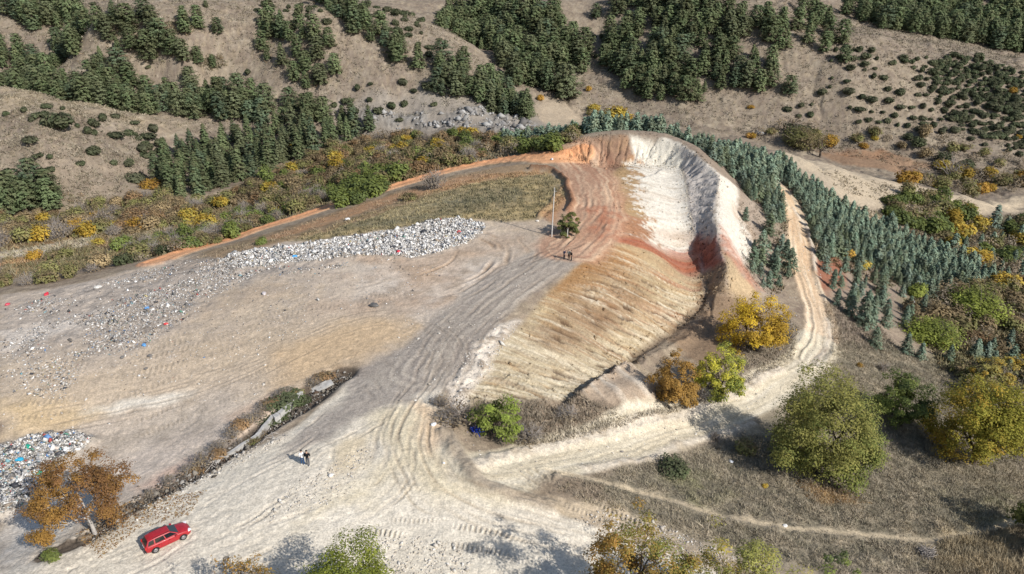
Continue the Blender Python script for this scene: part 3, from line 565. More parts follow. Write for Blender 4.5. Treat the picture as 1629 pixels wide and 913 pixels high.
ground_me = grid_mesh('ground', X, Y, Z, ALB); ground_me.materials.append(ground_material())
ground = bpy.data.objects.new('ground', ground_me); COL.objects.link(ground); ground['kind'] = 'structure'
# ------------------------------------------------------------------ mesh accumulators and the things' bookkeeping
class MB:
    def __init__(s): s.v, s.f, s.m, s.t, s.n = [], [], [], [], 0
    def add(s, v, f, mat=0, tint=None):
        v = np.asarray(v, float).reshape(-1, 3); s.v.append(v)
        s.f += [tuple(int(i) + s.n for i in q) for q in f]; s.m += [mat] * len(f)
        s.t.append(np.tile((1.0, 0.0), (len(v), 1)) if tint is None else np.asarray(tint)); s.n += len(v)
    def tube(s, P, Rr, k=5, mat=0, cap=False):
        P = np.asarray(P, float); V = []; F = []
        for i, p in enumerate(P):
            d = P[min(i + 1, len(P) - 1)] - P[max(i - 1, 0)]; d = d / (np.linalg.norm(d) + 1e-9)
            a = np.cross(d, (0, 0, 1.0)) if abs(d[2]) < .9 else np.cross(d, (1.0, 0, 0)); a /= np.linalg.norm(a); b = np.cross(d, a)
            for j in range(k):
                t = 2 * math.pi * j / k; V.append(p + Rr[i] * (a * math.cos(t) + b * math.sin(t)))
        for i in range(len(P) - 1):
            for j in range(k): F.append((i * k + j, i * k + (j + 1) % k, (i + 1) * k + (j + 1) % k, (i + 1) * k + j))
        if cap: F.append(tuple(range(k))[::-1]); F.append(tuple(range((len(P) - 1) * k, len(P) * k)))
        s.add(V, F, mat)
    def box(s, c, h, mat=0, rot=0.0, taper=1.0):
        V = [(sx * h[0] * (taper if sz > 0 else 1), sy * h[1] * (taper if sz > 0 else 1), sz * h[2]) for sz in (-1, 1) for sy in (-1, 1) for sx in (-1, 1)]
        V = np.array(V); cr, sr = math.cos(rot), math.sin(rot); V[:, :2] = V[:, :2] @ np.array(((cr, sr), (-sr, cr))); V += np.asarray(c, float)
        s.add(V, [(0, 2, 3, 1), (4, 5, 7, 6), (0, 1, 5, 4), (2, 6, 7, 3), (0, 4, 6, 2), (1, 3, 7, 5)], mat)
    def mesh(s, name, mats, smooth=False):
        me = bpy.data.meshes.new(name); v = np.concatenate(s.v) if s.v else np.zeros((0, 3))
        me.from_pydata(v.tolist(), [], s.f)
        for m in (mats if isinstance(mats, (list, tuple)) else [mats]): me.materials.append(m)
        if len(me.materials) > 1: me.polygons.foreach_set('material_index', np.array(s.m, np.int32))
        t = np.concatenate(s.t); at = me.color_attributes.new('tint', 'FLOAT_COLOR', 'POINT')
        at.data.foreach_set('color', np.c_[t, np.zeros(len(t)), np.ones(len(t))].astype(np.float32).ravel())
        if smooth: me.polygons.foreach_set('use_smooth', np.ones(len(me.polygons), bool))
        me.update(); return me
def fast_quads(name, C, size, mat, rng, up=0.35, tint=None, ratio=0.6, stretch=None, tri=False, out=None, ow=1.0):
    """many small leaf faces; C centres, size per leaf"""
    n = len(C); size = np.broadcast_to(size, (n,)) * rng.uniform(.7, 1.3, n)
    nrm = rng.normal(size=(n, 3)); nrm[:, 2] = np.abs(nrm[:, 2]) * (1 + up) + up; nrm /= np.linalg.norm(nrm, axis=1)[:, None]
    if out is not None:
        nrm = nrm * .55 + out * ow; nrm /= np.linalg.norm(nrm, axis=1)[:, None] + 1e-9
    a = rng.normal(size=(n, 3)) if stretch is None else stretch + rng.normal(size=(n, 3)) * .35
    a -= (a * nrm).sum(1)[:, None] * nrm; a /= np.linalg.norm(a, axis=1)[:, None] + 1e-9
    b = np.cross(nrm, a) * (size * ratio)[:, None]; a = a * size[:, None]
    V = np.stack([C - a, C + b * .9, C + a, C - b * .9], 1) if not tri else np.stack([C - b * .6, C + b * .6, C + a * 1.6], 1)
    k = V.shape[1]; me = bpy.data.meshes.new(name)
    me.vertices.add(n * k); me.vertices.foreach_set('co', V.astype(np.float32).ravel())
    me.loops.add(n * k); me.loops.foreach_set('vertex_index', np.arange(n * k, dtype=np.int32))
    me.polygons.add(n); me.polygons.foreach_set('loop_start', np.arange(0, n * k, k, dtype=np.int32)); me.polygons.foreach_set('loop_total', np.full(n, k, np.int32))
    t = np.c_[np.ones(n), np.zeros(n)] if tint is None else tint
    at = me.color_attributes.new('tint', 'FLOAT_COLOR', 'POINT')
    at.data.foreach_set('color', np.repeat(np.c_[t, np.zeros(n), np.ones(n)], k, 0).astype(np.float32).ravel())
    me.materials.append(mat); me.update(); me.validate(); return me
def clumps(C, rng, n=14, amp=.22):
    """a brightness that differs clump by clump (leaf age), and a colour mix that differs limb by limb"""
    ctr = C[rng.integers(0, len(C), n)]; k = ((C[:, None] - ctr[None]) ** 2).sum(-1).argmin(1)
    br = 1 + rng.uniform(-amp, amp, n)[k] + rng.normal(size=len(C)) * .10
    mx = np.clip(rng.uniform(-.3, 1.0, n)[k] + rng.normal(size=len(C)) * .25, 0, 1)
    return np.c_[np.clip(br, .4, 1.7), mx]
def leaf_mat(name, colB, rough=.75, trans=.22):
    m, nt, b = nodes(name); N, L = nt.nodes.new, nt.links.new
    oi = N('ShaderNodeObjectInfo'); at = N('ShaderNodeAttribute'); at.attribute_name = 'tint'
    sp = N('ShaderNodeSeparateColor'); L(at.outputs['Color'], sp.inputs[0])
    mx = N('ShaderNodeMix'); mx.data_type = 'RGBA'; L(sp.outputs[1], mx.inputs[0]); L(oi.outputs['Color'], mx.inputs[6]); mx.inputs[7].default_value = (*colB, 1)
    rn = N('ShaderNodeMapRange'); rn.inputs[3].default_value = .82; rn.inputs[4].default_value = 1.18; L(oi.outputs['Random'], rn.inputs[0])
    ml = N('ShaderNodeMath'); ml.operation = 'MULTIPLY'; L(sp.outputs[0], ml.inputs[0]); L(rn.outputs[0], ml.inputs[1])
    sc = N('ShaderNodeVectorMath'); sc.operation = 'SCALE'; L(mx.outputs[2], sc.inputs[0]); L(ml.outputs[0], sc.inputs['Scale'])
    L(sc.outputs[0], b.inputs['Base Color']); b.inputs['Roughness'].default_value = rough; b.inputs['Specular IOR Level'].default_value = .2
    tr = N('ShaderNodeBsdfTranslucent'); L(sc.outputs[0], tr.inputs['Color']); ms = N('ShaderNodeMixShader'); ms.inputs[0].default_value = trans
    L(b.outputs[0], ms.inputs[1]); L(tr.outputs[0], ms.inputs[2]); L(ms.outputs[0], nt.nodes['Material Output'].inputs['Surface'])
    return m
def plain_mat(name, col, rough=.8, spec=.2, metal=0, var=.25, scale=4.0, coat=0):
    m, nt, b = nodes(name); N, L = nt.nodes.new, nt.links.new
    tc = N('ShaderNodeTexCoord'); n = N('ShaderNodeTexNoise'); n.inputs['Scale'].default_value = scale; n.inputs['Detail'].default_value = 5; L(tc.outputs['Object'], n.inputs['Vector'])
    mr = N('ShaderNodeMapRange'); mr.inputs[1].default_value = .3; mr.inputs[2].default_value = .7; mr.inputs[3].default_value = 1 - var; mr.inputs[4].default_value = 1 + var; L(n.outputs[0], mr.inputs[0])
    sc = N('ShaderNodeVectorMath'); sc.operation = 'SCALE'; sc.inputs[0].default_value = col; L(mr.outputs[0], sc.inputs['Scale']); L(sc.outputs[0], b.inputs['Base Color'])
    b.inputs['Roughness'].default_value = rough; b.inputs['Specular IOR Level'].default_value = spec; b.inputs['Metallic'].default_value = metal; b.inputs['Coat Weight'].default_value = coat
    return m
M_PINE = leaf_mat('pine_needles', (.125, .132, .066)); M_CEDAR = leaf_mat('cedar_needles', (.18, .205, .135)); M_JUN = leaf_mat('juniper_needles', (.105, .108, .060))
M_YEL = leaf_mat('yellow_leaves', (.42, .27, .04), trans=.28); M_ORA = leaf_mat('turning_leaves', (.35, .20, .05), trans=.28); M_OLV = leaf_mat('olive_leaves', (.23, .215, .06), trans=.28)
M_BUSH = leaf_mat('bush_leaves', (.24, .18, .10), trans=.3); M_GRN = leaf_mat('green_leaves', (.18, .21, .05), trans=.28)
M_BARK = plain_mat('bark', (.10, .078, .06)); M_PALE = plain_mat('pale_bark', (.36, .33, .30)); M_TWIG = plain_mat('dry_twigs', (.16, .13, .11)); M_GTWIG = plain_mat('grey_twigs', (.27, .24, .215))

def link(name, me, parent=None, color=None):
    o = bpy.data.objects.new(name, me); COL.objects.link(o)
    if parent is not None: o.parent = parent
    if color is not None: o.color = (*color, 1)
    return o
def root(name, loc=(0, 0, 0), rz=0.0, s=1.0):
    o = bpy.data.objects.new(name, None); COL.objects.link(o); o.location = loc; o.rotation_euler = (0, 0, rz)
    o.scale = (s, s, s) if np.isscalar(s) else s; o.empty_display_size = .3; return o
def tag(o, label, cat, group=None):
    o['label'] = label; o['category'] = cat
    if group: o['group'] = group
    return o
def stuff(name, me):
    o = link(name, me); o['kind'] = 'stuff'; return o

# ------------------------------------------------------------------ one prototype mesh per habit of growth
def conifer_pts(H, Rm, rng, whorls, nb, per, shape, z0=.12, flare=.0):
    C = []; D = []
    for k in range(whorls):
        t = (k + rng.uniform(-.25, .25)) / whorls; z = H * (z0 + (1 - z0) * max(t, 0)); tt = max(t, 0)
        if shape == 'cone': r = Rm * (1 - tt) ** .8 + .10
        else: r = Rm * math.sqrt(max(.03, 1 - ((tt - .30) / .74) ** 2))
        for j in range(nb):
            if rng.random() < .10: continue
            a = 2 * math.pi * (j + rng.uniform(-.4, .4)) / nb + k * 1.3; rr = r * rng.uniform(.62, 1.22)
            f = rng.uniform(.2, 1.05, per) ** .6; q = np.stack([np.cos(a) * f * rr, np.sin(a) * f * rr, z + .16 * rr * (f - .6) - .10 * rr * f], 1)
            C.append(q + rng.normal(size=(per, 3)) * np.array((.16, .16, .09)) * (r * .45 + .25)); D.append(np.tile((math.cos(a), math.sin(a), .35), (per, 1)))
    tip = np.zeros((6, 3)); tip[:, 2] = H * rng.uniform(.94, 1.02, 6); C.append(tip); D.append(np.tile((0, 0, 1.0), (6, 1)))
    return np.concatenate(C), np.concatenate(D)
def make_conifer(kind, seed, H, Rm, whorls, nb, per, shape, leaf, mat, z0=.1, amp=.2):
    rng = np.random.default_rng(seed); C, D = conifer_pts(H, Rm, rng, whorls, nb, per, shape, z0)
    O_ = D * np.array((1, 1, 0)) + np.array((0, 0, .75)); cr = fast_quads(kind + '_crown', C, leaf, mat, rng, .25, clumps(C, rng, 22, amp), .5, D, out=O_, ow=.9)
    b = MB(); lean = rng.normal(size=2) * .02 * H
    b.tube([(0, 0, -.6), (lean[0] * .3, lean[1] * .3, H * .35), (lean[0], lean[1], H * .93)], [H * .020 + .04, H * .015 + .02, .02], 6)
    for k in range(9):
        z = H * rng.uniform(z0, .7); a = rng.uniform(0, 6.28); l = Rm * rng.uniform(.4, .8) * (1 - z / H)
        b.tube([(0, 0, z), (math.cos(a) * l, math.sin(a) * l, z + .1 * l)], [.05, .015], 3)
    return cr, b.mesh(kind + '_trunk', M_BARK)
PINES = [make_conifer('pine', 100 + i, 11, (3.5, 3.1, 3.9, 3.3, 2.9, 4.0)[i], 16, 9, 26, ('round', 'round', 'round', 'cone', 'round', 'round')[i], .36, M_PINE) for i in range(6)]
FIRS = [make_conifer('pine', 120 + i, 12, (2.7, 3.0, 2.5)[i], 18, 8, 24, 'cone', .35, M_PINE, .06) for i in range(3)]
CEDARS = [make_conifer('cedar', 140 + i, 4.4, (1.5, 1.25, 1.75, 1.4, 1.1)[i], 14, 8, 17, 'cone', .19, M_CEDAR, .05, .25) for i in range(5)]
DOME_OUT = [None]
def dome_pts(n, Rm, H, rng, lobes, hollow=.55):
    L_ = np.c_[rng.uniform(-.55, .55, (lobes, 2)) * Rm, rng.uniform(.35, .62, lobes) * H]; L_[0] = (0, 0, .55 * H)
    k = rng.integers(0, lobes, n); d = rng.normal(size=(n, 3)); d /= np.linalg.norm(d, axis=1)[:, None]
    r = rng.uniform(hollow, 1.0, n) ** .7 * rng.uniform(.8, 1.12, n); sz = rng.uniform(.5, .75, lobes)[k]
    C = L_[k] + d * np.c_[r * sz * Rm, r * sz * Rm, r * .46 * H]; C[:, 2] = np.maximum(C[:, 2], .04); DOME_OUT[0] = d + np.array((0, 0, .25)); return C
def make_shrub(kind, seed, n, Rm, H, lobes, leaf, mat, twigs=0, tm=None, stretch=False, ratio=.6):
    rng = np.random.default_rng(seed); C = dome_pts(n, Rm, H, rng, lobes, .45 if twigs else .6)
    D = None
    if stretch: D = C - np.array((0, 0, -.3 * H)); D /= np.linalg.norm(D, axis=1)[:, None]
    cr = fast_quads(kind + '_foliage', C, leaf, mat, rng, .3, clumps(C, rng, 12, .22), ratio, D, out=DOME_OUT[0], ow=.8)
    tw = None
    if twigs:
        b = MB()
        for _ in range(twigs):
            a = rng.uniform(0, 6.28); e = rng.uniform(.15, 1.0); L = rng.uniform(.7, 1.1)
            p0 = np.array((math.cos(a), math.sin(a), 0)) * .12 * Rm; p2 = np.array((math.cos(a) * e * Rm, math.sin(a) * e * Rm, H * math.sqrt(max(.1, 1 - .7 * e * e)))) * L
            p1 = (p0 + p2) / 2 + rng.normal(size=3) * .12 * Rm
            b.tube([p0 - (0, 0, .2), p1, p2], [.035 * Rm ** .5, .022, .008], 3)
            for __ in range(2):
                q = p1 + (p2 - p1) * rng.uniform(.1, .7); b.tube([q, q + (p2 - p1) * .4 + rng.normal(size=3) * .22 * Rm], [.016, .006], 3)
        tw = b.mesh(kind + '_stems', tm or M_TWIG)
    return cr, tw
JUN = [make_shrub('juniper', 160 + i, 520, (1.3, 1.5, 1.15, 1.7, 1.25, 1.4)[i], (1.5, 1.2, 1.7, 1.15, 1.35, 1.9)[i], (3, 5, 2, 6, 4, 3)[i], .26, M_JUN) for i in range(6)]
BUSH = [make_shrub('bush', 180 + i, 850, 1.7, (2.0, 2.4, 1.8, 2.2, 1.6)[i], (5, 4, 6, 5, 7)[i], .17, M_BUSH, 18) for i in range(5)]
BUSHY = [make_shrub('bush', 190 + i, 950, 1.7, (2.1, 2.5, 1.9)[i], (5, 4, 6)[i], .18, M_YEL, 14) for i in range(3)]
BUSHG = [make_shrub('bush', 200 + i, 1100, 1.7, (2.1, 2.5, 1.8)[i], (5, 6, 6)[i], .18, M_GRN, 14) for i in range(3)]
DARK = [make_shrub('bush', 220 + i, 900, 1.7, (1.7, 2.0)[i], 6, .17, M_JUN, 14) for i in range(2)]
BIGG = [make_shrub('bush', 230 + i, 5200, 1.7, 1.9, 9, .075, M_GRN, 22) for i in range(2)]
BIGO = [make_shrub('bush', 234, 5200, 1.7, 2.1, 8, .075, M_BUSH, 22)]
BARE = [make_shrub('bush', 210 + i, 200, 1.6, (1.9, 1.6, 2.2)[i], 5, .13, M_BUSH, 90, M_GTWIG) for i in range(3)]

def broad_tree(kind, seed, H, Rm, nleaf, leaf, mat, trunk_h=.25, bark=None, depth=4, low=True, gap=.0, lean=(0, 0), flat=1.0, k0=6, limbs=None, hang=.10, tr=1.0):
    """tapered trunk, limbs and twigs; the leaves sit in clumps along the outer twigs, so the outline stays ragged and lets the back show through"""
    rng = np.random.default_rng(seed); b = MB(); tips = []
    cz = H * (trunk_h + (1 - trunk_h) * .45); semi = np.array((Rm, Rm, H * (1 - trunk_h) * .56))
    top = np.array((lean[0] * .4, lean[1] * .4, H * trunk_h)); r0 = (.035 * H * .75 + .05) * tr
    b.tube([(0, 0, -.7), (lean[0] * .12, lean[1] * .12, H * trunk_h * .4), top], [r0 * 1.35, r0, r0 * .85], 8)
    def grow(p, d, L, r, lv):
        q = p + d * L * .5 + rng.normal(size=3) * L * .06; e = p + d * L + rng.normal(size=3) * L * .10
        b.tube([p, q, e], [r, r * .78, r * .55], 6 if lv < 2 else 4 if lv < 3 else 3)
        if lv >= depth - 1: tips.append(e); tips.append((q + e) / 2)
        if lv == depth: return
        for j in range(3 if lv < depth - 1 else 2):
            nd = d + rng.normal(size=3) * .55; nd[2] += .12; nd /= np.linalg.norm(nd); grow(e if j else (q + e) / 2, nd, L * rng.uniform(.55, .75), r * .5, lv + 1)
    for j in range(k0 if limbs is None else len(limbs)):
        if limbs is None:
            a = 2 * math.pi * (j + rng.uniform(-.3, .3)) / k0; el = rng.uniform(.1, 1.15) if low else rng.uniform(.45, 1.2)
            d = np.array((math.cos(a) * math.cos(el), math.sin(a) * math.cos(el), math.sin(el) * flat))
        else: d = np.array(limbs[j], float)
        nrm = np.linalg.norm(d); d = d / nrm; ext = 1 / math.sqrt((d[0] / semi[0]) ** 2 + (d[1] / semi[1]) ** 2 + (d[2] / (H * (1 - trunk_h))) ** 2)
        grow(top - (0, 0, rng.uniform(0, .3) * H * trunk_h), d, ext * .42 * (nrm if limbs is not None else 1), r0 * .55, 1)
    tips = np.array(tips)
    # leaf clumps: round the twig ends, and over the crown's envelope where it is closed
    n2_ = int(nleaf / 170 * (1.0 if low else .75) * (1 - gap * .6)); d = rng.normal(size=(n2_, 3)); d /= np.linalg.norm(d, axis=1)[:, None]
    ctr = np.array((lean[0], lean[1], cz)); env = ctr + d * semi * rng.uniform(.55, .90, (n2_, 1)) * (1 + .14 * np.sin(d[:, :1] * 4 + seed) + .12 * np.sin(d[:, 1:2] * 6 + d[:, 2:] * 5))
    env = env[env[:, 2] > (.05 if low else trunk_h + .12) * H]
    tp = tips[rng.random(len(tips)) < min(1.0, (nleaf / 150) / len(tips))]
    cl = np.concatenate([tp, env]) if gap < .8 else tips; cl = cl[rng.random(len(cl)) > gap * .35]
    wgt = rng.uniform(.5, 1.5, len(cl)); k = rng.choice(len(cl), nleaf, p=wgt / wgt.sum()); rc = (Rm * (.20 if low else .17) * rng.uniform(.6, 1.25, len(cl)))[k] * (.6 if gap > .8 else 1)
    d = rng.normal(size=(nleaf, 3)); d /= np.linalg.norm(d, axis=1)[:, None]; d[:, 2] = np.where((d[:, 2] < -.3) & (rng.random(nleaf) < .6), -d[:, 2], d[:, 2])
    C = cl[k] + d * (rc * rng.uniform(.45, 1.08, nleaf))[:, None] * np.array((1, 1, .72)); C[:, 2] -= hang * rc; C[:, 2] = np.maximum(C[:, 2], .15)
    br = 1 + rng.uniform(-.2, .2, len(cl))[k] + rng.normal(size=nleaf) * .10
    side = np.sin(cl[:, 0] / Rm * 2.2 + seed) * .35 + np.sin(cl[:, 2] / H * 5 + seed * 2) * .3 + rng.normal(size=len(cl)) * .28 + .45
    mx = np.clip(side[k] + rng.normal(size=nleaf) * .2, 0, 1)
    glob = (C - ctr) / semi; glob /= np.linalg.norm(glob, axis=1)[:, None] + 1e-6
    cr = fast_quads(kind + '_crown', C, leaf, mat, rng, .35, np.c_[np.clip(br, .45, 1.6), mx], .62, out=d * .7 + glob * .35 + np.array((0, 0, .2)), ow=.85)
    return cr, b.mesh(kind + '_trunk', bark or M_BARK, True)

def size_at(bx, by, top_y, wpx=None):
    p = G(bx, by)[0]; d = ray(bx, top_y); h = CAM_H + d[2] / d[1] * p[1] - p[2]
    dep = p[1] * math.cos(PITCH) + (CAM_H - p[2]) * math.sin(PITCH)
    return p, h, (None if wpx is None else wpx / FPX * dep)
def place_tree(name, meshes, loc, rz, s, colr, label, cat, group=None, tilt=None):
    o = root(name, loc, rz, s); tag(o, label, cat, group)
    link('crown', meshes[0], o, colr)
    if meshes[1] is not None: link('trunk' if 'tree' in name else 'stems', meshes[1], o)
    return o
def scatter(P, dmin, seed, keep=None, n=6000):
    """blue-noise places inside a ground polygon; dmin in metres, or a function of place"""
    rng = np.random.default_rng(seed); lo, hi = P.min(0), P.max(0); q = rng.uniform(lo, hi, (n, 2)); q = q[inside(P, q[:, 0], q[:, 1])]
    if keep is not None: q = q[keep(q[:, 0], q[:, 1], rng)]
    out = np.empty((0, 2))
    for p in q:
        dm = dmin if np.isscalar(dmin) else dmin(p)
        if len(out) == 0 or ((out - p) ** 2).sum(1).min() > dm * dm: out = np.vstack([out, p])
    return out
def WZ(s):
    p = parse(s); return G(p[:, 0], p[:, 1])[:, :2]
def ground_z(x, y): return float(bil(Z, np.array([x]), np.array([y]))[0])
def seen(p, h=0.0):                  # photo column and row of a place
    v = np.array(p, float) - (0, 0, CAM_H); v[2] += h; dep = v @ _f
    return PCX + FPX * v[0] / dep, PCY - FPX * (v @ _u) / dep, dep
# ------------------------------------------------------------------ pines of the far hillsides, grove by grove
PINE_C = [(.120, .155, .072), (.135, .165, .078), (.108, .142, .074), (.148, .168, .090), (.112, .152, .090)]
rngp = np.random.default_rng(77); pine_spots = []
GROVES = [  # base polygon, spacing, habit, size range, label, group
 ('250 300,290 316,390 285,470 258,560 226,590 205,560 196,500 200,420 212,330 232,265 258', 3.9, 'fir', (.75, 1.08), 'dense dark pine in grove below left hill', 'pines of the grove at the foot of the left hill'),
 ('0 128,60 126,120 140,175 158,235 182,330 188,420 200,540 195,560 188,500 168,420 152,330 150,270 146,200 122,100 98,0 84', 4.6, 'pine', (.75, 1.1), 'dark pine in long band behind bare knoll', 'pines of the band behind the knoll'),
 ('-10 345,60 336,146 326,150 312,60 308,-10 316', 4.2, 'pine', (.9, 1.15), 'broad pine in clump at knoll foot', 'pines at the knoll foot'),
 ('20 40,60 52,140 47,130 20,40 6,10 20', 4.6, 'pine', (.8, 1.1), 'pine in topmost left clump', 'pines of the topmost left clump'),
 ('150 62,200 94,280 92,272 64,230 30,172 22', 4.6, 'pine', (.8, 1.15), 'pine in slanting clump, upper left hillside', 'pines of the slanting clump'),
 ('240 54,300 58,318 46,250 38', 4.2, 'pine', (.65, .85), 'low pine in short row, upper left', 'pines of the short row'),
 ('288 100,330 110,362 102,350 86,300 82', 4.4, 'pine', (.75, .95), 'pine in lone round clump, left hillside', 'pines of the round clump'),
 ('410 95,440 112,480 145,540 132,560 112,520 90,530 62,500 45,430 30,415 60', 4.8, 'pine', (.7, 1.05), 'pine in wedge-shaped wood on middle hillside', 'pines of the wedge-shaped wood'),
 ('500 8,545 40,600 82,650 112,690 122,740 136,740 112,660 82,600 50,550 16,510 0', 4.8, 'pine', (.75, 1.1), 'pine in diagonal belt below middle ridge', 'pines of the diagonal row'),
 ('690 112,698 152,735 160,735 112', 4.2, 'pine', (.85, 1.1), 'tall pine in tight clump under ridge', 'pines of the tight clump'),
 ('738 152,790 182,836 190,842 172,790 142', 4.0, 'pine', (.75, 1.0), 'pine in clump above grey outcrop', 'pines above the outcrop'),
 ('745 10,770 70,800 112,825 140,870 150,900 150,932 130,930 90,890 50,880 8', 4.2, 'pine', (.9, 1.3), 'tall pine in dark gully wood', 'pines of the gully wood'),
 ('958 40,960 112,990 140,1030 160,1090 162,1140 152,1220 152,1240 112,1250 82,1210 40,1150 16,1100 0,1000 0', 4.4, 'pine', (.85, 1.25), 'dark pine in large wood by gully', 'pines of the large wood'),
 ('1212 40,1250 84,1310 88,1340 70,1310 40,1240 10', 6.5, 'pine', (.7, 1.0), 'pine on open edge of large wood', 'pines of the open edge'),
 ('1335 20,1385 42,1450 38,1530 58,1640 92,1640 10,1560 -6,1350 -6', 5.0, 'pine', (.8, 1.15), 'pine in wood along right crest', 'pines of the right crest'),
]
def avoid_sight(x, y, rng): return np.ones(len(x), bool)
for gi, (s, d, hab, sz, lab, grp) in enumerate(GROVES):
    P = WZ(s)
    for x, y in scatter(P, d, 300 + gi, (lambda x, y, r: fbm(x, y, 16, 2, 260) > (-.42 if hab == 'fir' else -.18))): pine_spots.append((x, y, hab, sz, lab, grp))
for s, d, sz, lab, grp in (([(1380, 345), (1460, 352), (1640, 352), (1640, 392), (1480, 392), (1380, 385)], 5.2, (.9, 1.2), 'pine in wood along right crest', 'pines of the right crest'),
                          ([(0, 236), (80, 240), (230, 240), (240, 250), (80, 256), (0, 250)], 4.6, (.8, 1.05), 'dark pine in long band behind bare knoll', 'pines of the band behind the knoll'),
                          ([(700, 335), (790, 330), (800, 360), (720, 372)], 5.0, (.9, 1.2), 'tall pine in dark gully wood', 'pines of the gully wood')):
    P = np.array([HY(a, b, 0)[:2] for a, b in s])
    for x, y in scatter(P, d, 350 + len(pine_spots)): pine_spots.append((x, y, 'pine', sz, lab, grp))
single = [(347, 54, 26, 'small round pine standing alone below the upper left clumps'), (328, 12, 0, 'pine standing alone at the very top left of the hillside'), (900, 158, 98, 'big pine standing by itself at the mouth of the gully'),
          (948, 28, 4, 'slim pine alone on the bare slope between two woods'), (1342, 100, 70, 'pine alone at the right end of the large wood'), (35, 18, -10, 'pine at the top left corner above the clumps'), (1255, 150, 118, 'pine at the right foot of the large wood')]
pine_all = []
for i, (x, y, hab, sz, lab, grp) in enumerate(pine_spots):
    z = ground_z(x, y); c = seen((x, y, z)); k = rngp.uniform(*sz) * (rngp.uniform(.5, .85) if rngp.random() < .25 else .95)
    if not (-30 < c[0] < 1660 and -25 < c[1]): continue
    pine_all.append((k / c[2], x, y, z, hab, k, lab, grp))
pine_all.sort(key=lambda t: -t[0])
VP = {'fir': FIRS, 'pine': PINES}
rest_v = []
for i, (q, x, y, z, hab, k, lab, grp) in enumerate(pine_all):
    pr = VP[hab][rngp.integers(len(VP[hab]))]; cc = np.array(PINE_C[rngp.integers(len(PINE_C))]) * rngp.uniform(.85, 1.2)
    if i < 290: place_tree('pine_tree', pr, (x, y, z - .1), rngp.uniform(0, 6.28), (k, k, k * rngp.uniform(.78, 1.05)), cc, lab, 'pine tree', grp)
    else: rest_v.append((x, y, z, k, pr))
for bx, by, ty, lab in single:
    p, h, _ = size_at(bx, by, ty); k = h / 11
    place_tree('pine_tree', PINES[rngp.integers(6)], p, rngp.uniform(0, 6.28), (k * 1.2, k * 1.2, k), PINE_C[rngp.integers(5)], lab, 'pine tree')
def merged(name, items, mat, col, frac=1.0):
    """the uncounted rest of a kind, joined into one far-off mass"""
    Vs = []; Ts = []
    for (x, y, z, k, pr) in items:
        me = pr[0]; n = len(me.vertices); a = np.empty(n * 3, np.float32); me.vertices.foreach_get('co', a); a = a.reshape(-1, 4, 3)
        t = np.empty(n * 4, np.float32); me.color_attributes['tint'].data.foreach_get('color', t); t = t.reshape(-1, 4, 4)
        m = RNG.random(len(a)) < frac; a = a[m]; t = t[m]; th = RNG.uniform(0, 6.28); cs, sn = math.cos(th), math.sin(th)
        ctr = a.mean(1, keepdims=True); a = ctr + (a - ctr) * (1 / frac) ** .5
        b = a.copy(); b[..., 0] = (a[..., 0] * cs - a[..., 1] * sn) * k + x; b[..., 1] = (a[..., 0] * sn + a[..., 1] * cs) * k + y; b[..., 2] = a[..., 2] * k + z
        tt = t.copy(); tt[..., 0] *= RNG.uniform(.8, 1.2); Vs.append(b); Ts.append(tt)
    V = np.concatenate(Vs).reshape(-1, 3); T = np.concatenate(Ts).reshape(-1, 4); n = len(V) // 4
    me = bpy.data.meshes.new(name); me.vertices.add(n * 4); me.vertices.foreach_set('co', V.astype(np.float32).ravel())
    me.loops.add(n * 4); me.loops.foreach_set('vertex_index', np.arange(n * 4, dtype=np.int32)); me.polygons.add(n)
    me.polygons.foreach_set('loop_start', np.arange(0, n * 4, 4, dtype=np.int32)); me.polygons.foreach_set('loop_total', np.full(n, 4, np.int32))
    at = me.color_attributes.new('tint', 'FLOAT_COLOR', 'POINT'); at.data.foreach_set('color', T.astype(np.float32).ravel())
    me.materials.append(mat); me.update(); me.validate(); o = stuff(name, me); o.color = (*col, 1); return o
print('pines', len(pine_all))
if rest_v: merged('pine_wood', rest_v, M_PINE, PINE_C[0], .5)

# ------------------------------------------------------------------ blue-green cedars of the plantation
CED_C = [(.170, .235, .165), (.190, .255, .185), (.155, .215, .140), (.215, .275, .215), (.170, .205, .115)]
ced = []
PLP = np.vstack([np.array([HY(a, b, 0)[:2] for a, b in ((890, 190), (1000, 186), (1090, 172), (1150, 168))]), WZ('1176 268,1190 300,1212 325,1222 372,1245 350,1250 318,1262 330,1288 380,1296 412,1330 408,1392 432,1470 472,1530 458,1575 448,1540 424,1480 394,1420 368,1330 328,1285 300,1245 268'), np.array([HY(a, b, 0)[:2] for a, b in ((1190, 200), (1090, 206), (1000, 212), (890, 212))])])
road_r = smooth_line(WZ('1236 296,1240 298,1258 325,1270 360,1272 400,1283 440,1297 480,1306 515,1303 545,1285 570'), 3)
def off_road(x, y, rng): return line_field(road_r, x, y)[0] > 2.9
def ced_keep(x, y, rng):
    dens = np.clip(1.0 + 1.1 * fbm(x, y, 14, 2, 201), .15, 1); return off_road(x, y, rng) & (rng.random(len(x)) < dens)
for x, y in scatter(PLP, 1.35, 401, ced_keep, 20000): ced.append((x, y, 'blue-green young cedar in dense plantation', 'cedars of the plantation'))
for x, y in scatter(np.array([HY(a, b, 0)[:2] for a, b in ((800, 196), (870, 178), (940, 171), (1000, 170), (1060, 169), (1110, 162), (1150, 160), (1165, 172), (1060, 182), (960, 186), (800, 208))]), 1.5, 406): ced.append((x, y, 'blue-green cedar behind the cut crest', 'cedars behind the crest'))
for x, y in scatter(WZ('1128 250,1152 270,1176 292,1192 316,1206 322,1196 290,1170 256,1140 240'), 1.5, 407): ced.append((x, y, 'blue-green cedar just behind the pale rim', 'cedars behind the rim'))
